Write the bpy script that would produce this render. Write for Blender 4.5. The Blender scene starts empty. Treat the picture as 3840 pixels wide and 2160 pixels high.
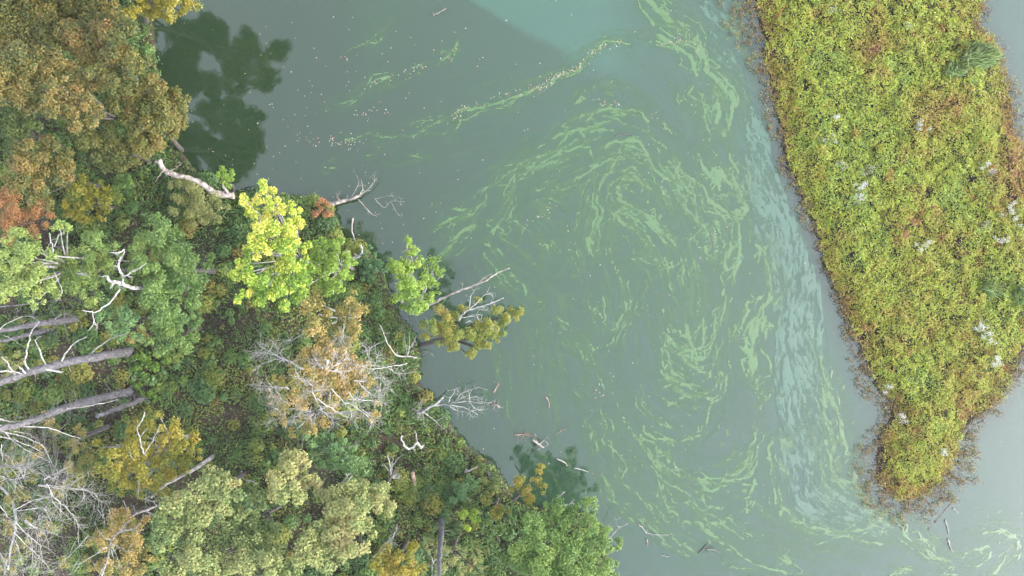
import bpy, math
import numpy as np
rng = np.random.default_rng(7)
scn = bpy.context.scene
COL = scn.collection

# ------------------------------------------------------------------ camera, sky, sun, exposure
H = 50.0                      # the drone's height over the lake (m)
SC = 74.0 / 3840.0            # metres per photo pixel on the water
cam_d = bpy.data.cameras.new('camera'); cam = bpy.data.objects.new('camera', cam_d)
COL.objects.link(cam)
cam.location = (0, 0, H); cam.rotation_euler = (0, 0, 0)
cam_d.sensor_width = 36.0; cam_d.lens = 18.0 / (37.0 / H)
cam_d.clip_start = 0.5; cam_d.clip_end = 2000
scn.camera = cam
SUN_EL, SUN_AZ = math.radians(30), math.radians(-12)      # direction to the sun, azimuth from +x
world = bpy.data.worlds.new('World'); scn.world = world; world.use_nodes = True
wn = world.node_tree.nodes; wl = world.node_tree.links
bg = wn['Background']; bg.inputs['Strength'].default_value = 0.15
sky = wn.new('ShaderNodeTexSky'); sky.sky_type = 'NISHITA'; sky.sun_disc = False
sky.sun_elevation = SUN_EL; sky.sun_rotation = math.radians(90) - SUN_AZ
sky.air_density = 1.0; sky.dust_density = 1.2; sky.ozone_density = 1.0
hs = wn.new('ShaderNodeHueSaturation'); hs.inputs['Saturation'].default_value = 0.42
wl.new(sky.outputs[0], hs.inputs['Color']); wl.new(hs.outputs[0], bg.inputs['Color'])
sd_ = bpy.data.lights.new('sun', 'SUN'); sun = bpy.data.objects.new('sun', sd_); COL.objects.link(sun)
sd_.energy = 0.9; sd_.angle = math.radians(15); sd_.color = (1.0, 0.95, 0.86)
sdir = np.array([math.cos(SUN_EL) * math.cos(SUN_AZ), math.cos(SUN_EL) * math.sin(SUN_AZ), math.sin(SUN_EL)])
import mathutils
sun.rotation_euler = mathutils.Vector(sdir).to_track_quat('Z', 'Y').to_euler()
sun.location = (0, 0, 60)
scn.view_settings.view_transform = 'Standard'; scn.view_settings.look = 'None'
scn.view_settings.gamma = 1.0; scn.view_settings.use_curve_mapping = False
scn.view_settings.exposure = 3.0
scn.cycles.max_bounces = 6; scn.cycles.diffuse_bounces = 3; scn.cycles.glossy_bounces = 3
scn.cycles.transparent_max_bounces = 6; scn.cycles.transmission_bounces = 4
scn.cycles.use_adaptive_sampling = True
scn.cycles.use_denoising = True

# ------------------------------------------------------------------ helpers
K = 3840.0 / 2576.0
FR = {'v': (0, 0, K), 'A': (900, 0, .4831), 'B': (2000, 0, .4968), 'C': (1700, 600, .5520), 'D': (2000, 1300, .5936),
      'G': (2740, 1440, .4968), 'F1': (0, 0, .4968), 'F2': (0, 700, .5107), 'F3': (0, 1420, .5107),
      'F4': (800, 500, .5520), 'F5': (800, 1200, .4658), 'F6': (900, 1600, .5823), 'P': (2300, 500, .276)}

def px(frame, pts):
    x0, y0, s = FR[frame]
    p = np.asarray(pts, float)
    return np.column_stack([x0 + p[:, 0] * s, y0 + p[:, 1] * s])

def W(p, z):
    """photo pixel seen at height z -> world point"""
    p = np.atleast_2d(p); z = np.broadcast_to(np.asarray(z, float), (len(p),))
    f = SC * (1 - z / H)
    return np.column_stack([(p[:, 0] - 1920) * f, -(p[:, 1] - 1080) * f, z])

def smooth(a, b, x):
    t = np.clip((x - a) / (b - a), 0, 1); return t * t * (3 - 2 * t)

_tabs = {}
def vnoise(x, y, seed=0):
    if seed not in _tabs: _tabs[seed] = np.random.default_rng(1000 + seed).random((256, 256))
    T = _tabs[seed]
    xi = np.floor(x).astype(int); yi = np.floor(y).astype(int)
    fx = x - xi; fy = y - yi; fx = fx * fx * (3 - 2 * fx); fy = fy * fy * (3 - 2 * fy)
    a = T[xi & 255, yi & 255]; b = T[(xi + 1) & 255, yi & 255]
    c = T[xi & 255, (yi + 1) & 255]; d = T[(xi + 1) & 255, (yi + 1) & 255]
    return (a * (1 - fx) + b * fx) * (1 - fy) + (c * (1 - fx) + d * fx) * fy

def fbm(x, y, scale, seed=0, oct=4):
    x = np.asarray(x) / scale; y = np.asarray(y) / scale; r = 0; amp = .5; tot = 0
    for i in range(oct):
        r = r + amp * vnoise(x + 17.3 * i, y - 9.1 * i, seed + i); tot += amp
        x = x * 2.03; y = y * 2.03; amp *= .5
    return r / tot

def catmull(p, n=5):
    p = np.asarray(p, float)
    if len(p) < 3:
        t = np.linspace(0, 1, n + 1)[:, None]; return p[0] * (1 - t) + p[-1] * t
    q = np.vstack([2 * p[0] - p[1], p, 2 * p[-1] - p[-2]]); out = []
    for i in range(1, len(q) - 2):
        a, b, c, d = q[i - 1], q[i], q[i + 1], q[i + 2]
        for t in np.linspace(0, 1, n, endpoint=False):
            out.append(.5 * ((2 * b) + (c - a) * t + (2 * a - 5 * b + 4 * c - d) * t * t + (3 * b - a - 3 * c + d) * t ** 3))
    out.append(p[-1]); return np.array(out)

def sdist(poly, x, y):
    """signed distance to a polygon, positive inside"""
    poly = np.asarray(poly); x = np.asarray(x, float); y = np.asarray(y, float)
    d2 = np.full(x.shape, 1e18); ins = np.zeros(x.shape, bool); n = len(poly)
    for i in range(n):
        ax, ay = poly[i]; bx, by = poly[(i + 1) % n]
        dx, dy = bx - ax, by - ay
        t = np.clip(((x - ax) * dx + (y - ay) * dy) / (dx * dx + dy * dy + 1e-12), 0, 1)
        d2 = np.minimum(d2, (x - ax - t * dx) ** 2 + (y - ay - t * dy) ** 2)
        if ay != by:
            c = ((ay > y) != (by > y)) & (x < (bx - ax) * (y - ay) / (by - ay) + ax)
            ins ^= c
    d = np.sqrt(d2); return np.where(ins, d, -d)

def mesh_np(name, verts, faces, mat=None, fattr=None, vattr=None, smooth_=False):
    """faces: (M,k) int array"""
    me = bpy.data.meshes.new(name)
    verts = np.ascontiguousarray(verts, np.float32); faces = np.ascontiguousarray(faces, np.int32)
    m, k = faces.shape
    me.vertices.add(len(verts)); me.vertices.foreach_set('co', verts.ravel())
    me.loops.add(m * k); me.loops.foreach_set('vertex_index', faces.ravel())
    me.polygons.add(m); me.polygons.foreach_set('loop_start', np.arange(0, m * k, k, dtype=np.int32))
    if smooth_: me.polygons.foreach_set('use_smooth', np.ones(m, bool))
    me.update(calc_edges=True)
    for nm, val in (fattr or {}).items():
        a = me.attributes.new(nm, 'FLOAT', 'FACE'); a.data.foreach_set('value', np.ascontiguousarray(val, np.float32))
    for nm, val in (vattr or {}).items():
        a = me.attributes.new(nm, 'FLOAT', 'POINT'); a.data.foreach_set('value', np.ascontiguousarray(val, np.float32))
    if mat: me.materials.append(mat)
    return me

def link(name, me, parent=None, loc=None):
    o = bpy.data.objects.new(name, me); COL.objects.link(o)
    if parent is not None: o.parent = parent
    if loc is not None: o.location = loc
    return o

def thing(name, loc, label, cat, group=None):
    o = bpy.data.objects.new(name, None); COL.objects.link(o); o.location = loc
    o.empty_display_size = .3
    o['label'] = label; o['category'] = cat
    if group: o['group'] = group
    return o

def tag(o, label, cat, group=None):
    o['label'] = label; o['category'] = cat
    if group: o['group'] = group
    return o

# ------------------------------------------------------------------ materials
def newmat(name):
    m = bpy.data.materials.new(name); m.use_nodes = True
    nt = m.node_tree; b = nt.nodes['Principled BSDF']; return m, nt, b

def ramp(nt, cols, stops=None):
    r = nt.nodes.new('ShaderNodeValToRGB'); n = len(cols)
    stops = stops or [i / (n - 1) for i in range(n)]
    el = r.color_ramp.elements
    while len(el) < n: el.new(0.5)
    for e, c, s in zip(el, cols, stops): e.position = s; e.color = (*c, 1)
    return r

LEAFGAIN = 1.3
_leafm = {}
def leafmat(name, cols, trans=.35):
    if name in _leafm: return _leafm[name]
    m, nt, b = newmat(name)
    at = nt.nodes.new('ShaderNodeAttribute'); at.attribute_name = 'hue'
    r = ramp(nt, [tuple(c * (1. if any(q in name for q in ('lime', 'khaki', 'ltgreen', 'brtgrn', 'petal', 'litter', 'floating', 'white')) else LEAFGAIN) for c in col) for col in cols]); nt.links.new(at.outputs['Fac'], r.inputs[0])
    b.inputs['Roughness'].default_value = .55; b.inputs['Specular IOR Level'].default_value = .3
    nt.links.new(r.outputs[0], b.inputs['Base Color'])
    tr = nt.nodes.new('ShaderNodeBsdfTranslucent'); nt.links.new(r.outputs[0], tr.inputs['Color'])
    mx = nt.nodes.new('ShaderNodeMixShader'); mx.inputs[0].default_value = trans
    nt.links.new(b.outputs[0], mx.inputs[1]); nt.links.new(tr.outputs[0], mx.inputs[2])
    nt.links.new(mx.outputs[0], nt.nodes['Material Output'].inputs['Surface'])
    _leafm[name] = m; return m

def barkmat(name, c1, c2, scale=6):
    m, nt, b = newmat(name)
    tc = nt.nodes.new('ShaderNodeTexCoord'); no = nt.nodes.new('ShaderNodeTexNoise')
    no.inputs['Scale'].default_value = scale; no.inputs['Detail'].default_value = 6
    nt.links.new(tc.outputs['Object'], no.inputs['Vector'])
    r = ramp(nt, [c1, c2], [.35, .65]); nt.links.new(no.outputs['Fac'], r.inputs[0])
    nt.links.new(r.outputs[0], b.inputs['Base Color']); b.inputs['Roughness'].default_value = .85
    bp = nt.nodes.new('ShaderNodeBump'); bp.inputs['Strength'].default_value = .5; bp.inputs['Distance'].default_value = .03
    nt.links.new(no.outputs['Fac'], bp.inputs['Height']); nt.links.new(bp.outputs[0], b.inputs['Normal'])
    return m

M_bark = barkmat('bark_grey_brown', (.02, .017, .014), (.055, .048, .042))
M_barkp = barkmat('bark_pine_grey', (.03, .028, .033), (.085, .08, .088))
M_white = barkmat('bleached_wood', (.105, .1, .096), (.27, .26, .25), 4)
M_pale = barkmat('pale_grey_wood', (.09, .083, .076), (.22, .21, .2), 4)
M_twig = barkmat('twig_grey', (.13, .122, .115), (.28, .265, .25), 4)
M_drift = barkmat('driftwood', (.07, .055, .05), (.26, .23, .21), 3)
M_brown = barkmat('brown_rotten_wood', (.1, .06, .04), (.22, .15, .11), 4)
M_dark = barkmat('waterlogged_wood', (.03, .025, .025), (.07, .06, .06), 4)

PAL = {
 'oak':    [(.036, .048, .013), (.06, .066, .016), (.09, .085, .018), (.125, .092, .024), (.14, .085, .03)],
 'oakor':  [(.045, .055, .015), (.08, .075, .018), (.12, .095, .023), (.15, .098, .03), (.16, .085, .034)],
 'olive':  [(.03, .046, .014), (.052, .064, .016), (.078, .08, .018), (.11, .09, .022), (.13, .085, .026)],
 'dkgreen':[(.025, .045, .016), (.04, .065, .02), (.06, .085, .022), (.09, .1, .025)],
 'gold':   [(.06, .075, .012), (.12, .12, .014), (.175, .145, .017), (.2, .14, .028)],
 'olyel':  [(.06, .1, .018), (.115, .135, .022), (.165, .155, .028), (.19, .14, .035)],
 'rust':   [(.1, .055, .025), (.18, .085, .035), (.24, .12, .045), (.13, .1, .03)],
 'ltgreen':[(.07, .12, .03), (.13, .19, .045), (.19, .25, .06), (.24, .27, .07)],
 'green':  [(.04, .08, .022), (.065, .115, .03), (.1, .15, .035), (.14, .17, .04)],
 'lime':   [(.1, .18, .022), (.19, .285, .028), (.33, .385, .042), (.52, .47, .09)],
 'lime2':  [(.07, .135, .02), (.12, .2, .028), (.165, .25, .034), (.22, .28, .045)],
 'orange': [(.08, .09, .024), (.15, .135, .034), (.225, .165, .048), (.28, .185, .075)],
 'khaki':  [(.05, .085, .028), (.1, .145, .044), (.165, .2, .064), (.25, .255, .088), (.24, .2, .08)],
 'bluegrn':[(.03, .07, .025), (.05, .105, .038), (.075, .135, .045), (.1, .15, .05)],
 'brtgrn': [(.045, .095, .022), (.08, .15, .032), (.125, .2, .04), (.18, .24, .05)],
 'paleol': [(.08, .09, .03), (.13, .14, .045), (.18, .18, .055)],
 'under':  [(.022, .036, .012), (.036, .062, .017), (.055, .092, .024), (.08, .12, .027), (.12, .14, .03), (.105, .075, .027)],
 'plant':  [(.028, .055, .018), (.045, .085, .026), (.06, .11, .03), (.09, .125, .026), (.13, .14, .024), (.12, .085, .026)],
 'fern':   [(.03, .06, .018), (.045, .085, .024), (.06, .11, .03), (.09, .12, .03)],
 'marsh':  [(.12, .06, .026), (.185, .11, .026), (.19, .155, .026), (.18, .19, .026), (.205, .24, .026), (.135, .19, .034)],
 'fringe': [(.055, .035, .032), (.1, .06, .034), (.12, .095, .03), (.14, .14, .03)],
 'reed':   [(.07, .12, .04), (.12, .18, .065), (.19, .23, .09)],
 'white':  [(.2, .22, .16), (.33, .33, .3), (.45, .45, .42)],
 'leafw':  [(.16, .085, .06), (.22, .14, .1), (.3, .25, .2), (.4, .37, .32)],
}
def LM(p): return leafmat('foliage_' + p, PAL[p])

# ------------------------------------------------------------------ leaf clouds and wood
def unit(v): return v / (np.linalg.norm(v, axis=1, keepdims=True) + 1e-9)

def leaves(P, N, L, Wd, hue, name, mat, parent=None, origin=(0, 0, 0), r=rng):
    n = len(P); P = P - np.asarray(origin)
    t = unit(np.cross(N, r.normal(size=(n, 3)))); b = np.cross(N, t)
    L = np.broadcast_to(L, n)[:, None]; Wd = np.broadcast_to(Wd, n)[:, None]
    fold = N * Wd * .22
    V = np.empty((n, 4, 3)); V[:, 0] = P - t * L / 2; V[:, 1] = P + b * Wd / 2 + fold + t * L * .06
    V[:, 2] = P + t * L / 2 - N * L * .08; V[:, 3] = P - b * Wd / 2 + fold + t * L * .06
    F = np.arange(4 * n).reshape(n, 4)
    me = mesh_np(name, V.reshape(-1, 3), F, mat, fattr={'hue': np.clip(hue, 0, 1)})
    return link(name, me, parent)

CROWN = 4.2
def clump_points(clumps, dens, leafL, r, hue0=.5, hvar=.22, flat=.8, cover=1.0, sub=.36):
    """clumps: (N,4) world centre + radius -> leaf positions, normals, hue"""
    Ps, Ns, Hs = [], [], []
    for cx, cy, cz, R in clumps:
        m = int(np.clip(round((R / .55) ** 2 * 2.2), 5, 26))
        hz = r.uniform(-.12, .12)
        for k in range(m):
            d = r.normal(size=3); d[2] = abs(d[2]) * .8 + .05 if r.random() < .86 else -abs(d[2]) * .5
            d /= np.linalg.norm(d)
            c = np.array([cx, cy, cz]) + d * np.array([R, R, R * flat]) * r.uniform(.45, .78)
            rs = max(R * sub * r.uniform(.7, 1.3), .2)
            n = int(CROWN * dens * rs * rs * cover)
            if n < 3: continue
            e = unit(r.normal(size=(n, 3))); e[:, 2] = np.where(e[:, 2] < -.1, -e[:, 2] * .6, e[:, 2])
            rad = rs * (r.random(n) ** .45)[:, None]
            p = c + e * rad * np.array([1, 1, .75])
            nn = unit(e * .55 + np.array([0, 0, .75]) + r.normal(size=(n, 3)) * .42)
            Ps.append(p); Ns.append(nn)
            Hs.append(hue0 + hz + r.normal() * hvar * .45 + r.normal(size=n) * hvar * .6)
    return np.vstack(Ps), np.vstack(Ns), np.concatenate(Hs)

def tube(pts, rad, sides=7):
    pts = np.asarray(pts, float); n = len(pts); rad = np.broadcast_to(rad, n)
    tan = unit(np.gradient(pts, axis=0)); up = np.array([0.12, .31, 1.0])
    a = unit(np.cross(tan, up)); b = np.cross(tan, a)
    th = np.linspace(0, 2 * np.pi, sides, endpoint=False)
    V = pts[:, None] + (a[:, None] * np.cos(th)[None, :, None] + b[:, None] * np.sin(th)[None, :, None]) * rad[:, None, None]
    V = np.vstack([V.reshape(-1, 3), pts[:1], pts[-1:]])
    F = []
    for i in range(n - 1):
        for j in range(sides):
            k = (j + 1) % sides
            F.append((i * sides + j, i * sides + k, (i + 1) * sides + k, (i + 1) * sides + j))
    c0, c1 = n * sides, n * sides + 1
    for j in range(0, sides):
        k = (j + 1) % sides
        F.append((c0, k, j, j)); F.append((c1, (n - 1) * sides + j, (n - 1) * sides + k, (n - 1) * sides + k))
    return V, F

def wood(name, tubes, mat, parent=None, origin=(0, 0, 0)):
    vs, fs, o = [], [], 0
    for V, F in tubes:
        vs.append(V - np.asarray(origin)); fs += [[a + o for a in (f if f[2] != f[3] else f[:3])] for f in F]; o += len(V)
    me = bpy.data.meshes.new(name); me.from_pydata(np.vstack(vs).tolist(), [], fs)
    me.polygons.foreach_set('use_smooth', np.ones(len(me.polygons), bool)); me.update()
    if mat: me.materials.append(mat)
    return link(name, me, parent)

def twigs(path, rad, r, n=6, ln=.8, spread=.9, forks=2):
    """thin side twigs along a path"""
    out = []; m = len(path)
    for i in range(n):
        k = int(r.integers(max(1, m // 4), m)); p = path[k]
        tn = path[min(k + 1, m - 1)] - path[max(k - 1, 0)]; tn = tn / (np.linalg.norm(tn) + 1e-9)
        d = tn * .6 + r.normal(size=3) * spread * np.array([1, 1, .5]); d /= np.linalg.norm(d)
        L = ln * r.uniform(.4, 1.2); r0 = max(min(rad * .3, .011), .0065)
        q = [p]
        for s in range(3):
            d = d + r.normal(size=3) * .22; d /= np.linalg.norm(d); q.append(q[-1] + d * L / 3)
        out.append(tube(np.array(q), np.linspace(r0, r0 * .4, 4), 4))
        for f in range(forks):
            e = d + r.normal(size=3) * .7; e /= np.linalg.norm(e); j = int(r.integers(1, 3))
            out.append(tube(np.array([q[j], q[j] + e * L * .25, q[j] + (e + r.normal(size=3) * .2) * L * .45]), np.linspace(r0 * .7, r0 * .35, 3), 3))
    return out

# ------------------------------------------------------------------ shorelines and ground
MAIN = px('v', [(300, -420), (330, -150), (372, 0), (383, 100), (392, 180), (428, 300), (445, 370), (470, 410), (500, 445),
    (560, 482), (640, 492), (700, 500), (760, 505), (800, 505), (832, 525), (845, 560), (862, 602), (885, 615), (925, 640), (945, 660), (965, 705),
    (978, 760), (1000, 800), (1030, 830), (1046, 870), (1050, 920), (1046, 960), (1062, 985), (1085, 1010), (1115, 1045), (1140, 1085), (1172, 1125), (1205, 1150),
    (1238, 1172), (1262, 1210), (1290, 1265), (1380, 1290), (1480, 1300), (1515, 1340), (1530, 1449), (1545, 1700), (1600, 2400), (1700, 4500), (-4500, 4500), (-4500, -4000), (200, -4000)])
MAINW = W(MAIN, 0)[:, :2]
ISL = px('v', [(1880, -420), (1890, -120), (1905, 0), (1915, 60), (1932, 120), (1938, 180), (1952, 250), (1972, 330), (1978, 400), (2008, 450), (2022, 500),
    (2058, 590), (2083, 650), (2103, 710), (2130, 770), (2158, 840), (2190, 905), (2208, 960), (2240, 1010), (2246, 1050), (2222, 1090), (2212, 1130),
    (2208, 1190), (2240, 1240), (2280, 1252), (2325, 1238), (2368, 1200), (2390, 1150), (2402, 1105), (2440, 1055), (2490, 1020), (2535, 955), (2556, 920), (2582, 860),
    (2640, 760), (2650, 600), (2598, 500), (2568, 400), (2546, 330), (2538, 260), (2526, 215), (2510, 165), (2495, 125), (2450, 70), (2455, 0), (2470, -120), (2440, -420)])
ISLW = W(ISL, 0)[:, :2]

def hground(x, y):
    s = sdist(MAINW, x, y)
    h = np.where(s > 0, .06 + 1.5 * smooth(0, 10, s) + .35 * (fbm(x, y, 5, 40) - .5) * smooth(0, 3, s), .06 + .3 * s)
    s2 = sdist(ISLW, x, y)
    return np.where(s2 > s, np.where(s2 > 0, .04 + .2 * smooth(0, 4, s2), .04 + .22 * s2), h)

def PG(p):
    """photo pixels -> points on the ground"""
    z = np.zeros(len(np.atleast_2d(p)))
    for _ in range(4):
        q = W(p, z); z = np.maximum(hground(q[:, 0], q[:, 1]), 0)
    q = W(p, z); return q

def axis(lo, hi, step, far):
    mid = np.arange(lo, hi + step, step); k = np.array([2, 5, 10, 20, 40, 80, 160.])
    return np.concatenate([lo - k[::-1][k[::-1] <= far], mid, (mid[-1] + k[k <= far])])

def grid(xs, ys):
    X, Y = np.meshgrid(xs, ys); nx, ny = len(xs), len(ys)
    i = np.arange(nx - 1)[None, :] + np.arange(ny - 1)[:, None] * nx
    F = np.stack([i, i + 1, i + nx + 1, i + nx], -1).reshape(-1, 4)
    return X.ravel(), Y.ravel(), F

def used(V, F, attrs=()):
    idx = np.unique(F); mp = np.full(len(V), -1); mp[idx] = np.arange(len(idx))
    return V[idx], mp[F], [a[idx] for a in attrs]

M_soil, nt, b = newmat('forest_soil')
tc = nt.nodes.new('ShaderNodeTexCoord'); n1 = nt.nodes.new('ShaderNodeTexNoise'); n1.inputs['Scale'].default_value = .9; n1.inputs['Detail'].default_value = 8
n2 = nt.nodes.new('ShaderNodeTexNoise'); n2.inputs['Scale'].default_value = 14; n2.inputs['Detail'].default_value = 6
nt.links.new(tc.outputs['Object'], n1.inputs[0]); nt.links.new(tc.outputs['Object'], n2.inputs[0])
r1 = ramp(nt, [(.02, .02, .011), (.04, .03, .019), (.07, .043, .03)], [.3, .5, .7]); r2 = ramp(nt, [(.35, .35, .35), (1.3, 1.2, 1.1)], [.35, .7])
mx = nt.nodes.new('ShaderNodeMix'); mx.data_type = 'RGBA'; mx.blend_type = 'MULTIPLY'; mx.inputs['Factor'].default_value = 1
nt.links.new(n1.outputs['Fac'], r1.inputs[0]); nt.links.new(n2.outputs['Fac'], r2.inputs[0])
nt.links.new(r1.outputs[0], mx.inputs['A']); nt.links.new(r2.outputs[0], mx.inputs['B']); nt.links.new(mx.outputs['Result'], b.inputs['Base Color'])
b.inputs['Roughness'].default_value = .95
bp = nt.nodes.new('ShaderNodeBump'); bp.inputs['Distance'].default_value = .06; nt.links.new(n2.outputs['Fac'], bp.inputs['Height']); nt.links.new(bp.outputs[0], b.inputs['Normal'])
M_mud, nt, b = newmat('island_mud'); b.inputs['Base Color'].default_value = (.02, .016, .015, 1); b.inputs['Roughness'].default_value = .9; b.inputs['Specular IOR Level'].default_value = .1

gx, gy, gf = grid(axis(-44, 44, .5, 160), axis(-30, 30, .5, 160))
s_main = sdist(MAINW, gx, gy); s_isl = sdist(ISLW, gx, gy)
gz = hground(gx, gy); GV = np.column_stack([gx, gy, gz])
for nm, s, mt in (('forest_floor', s_main, M_soil), ('island_ground', s_isl, M_mud)):
    keep = (s[gf] > -2.0).any(1); v_, f_, _ = used(GV, gf[keep])
    o = link(nm, mesh_np(nm, v_, f_, mt, smooth_=True)); o['kind'] = 'structure'

# ------------------------------------------------------------------ thin damp air over the lake
hzV = np.array([(x, y, z) for x in (-290, 290) for y in (-290, 290) for z in (-3.2, 53.5)], float)
hzF = np.array([(0, 1, 3, 2), (4, 6, 7, 5), (0, 4, 5, 1), (2, 3, 7, 6), (0, 2, 6, 4), (1, 5, 7, 3)])
M_haze = bpy.data.materials.new('damp_air'); M_haze.use_nodes = True; hn = M_haze.node_tree; hn.nodes.remove(hn.nodes['Principled BSDF'])
pv_ = hn.nodes.new('ShaderNodeVolumePrincipled'); pv_.inputs['Density'].default_value = .00015; pv_.inputs['Color'].default_value = (.95, .97, 1, 1); pv_.inputs['Anisotropy'].default_value = .2
hn.links.new(pv_.outputs[0], hn.nodes['Material Output'].inputs['Volume'])
o = link('haze', mesh_np('haze', hzV, hzF, M_haze)); o['kind'] = 'stuff'

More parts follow.
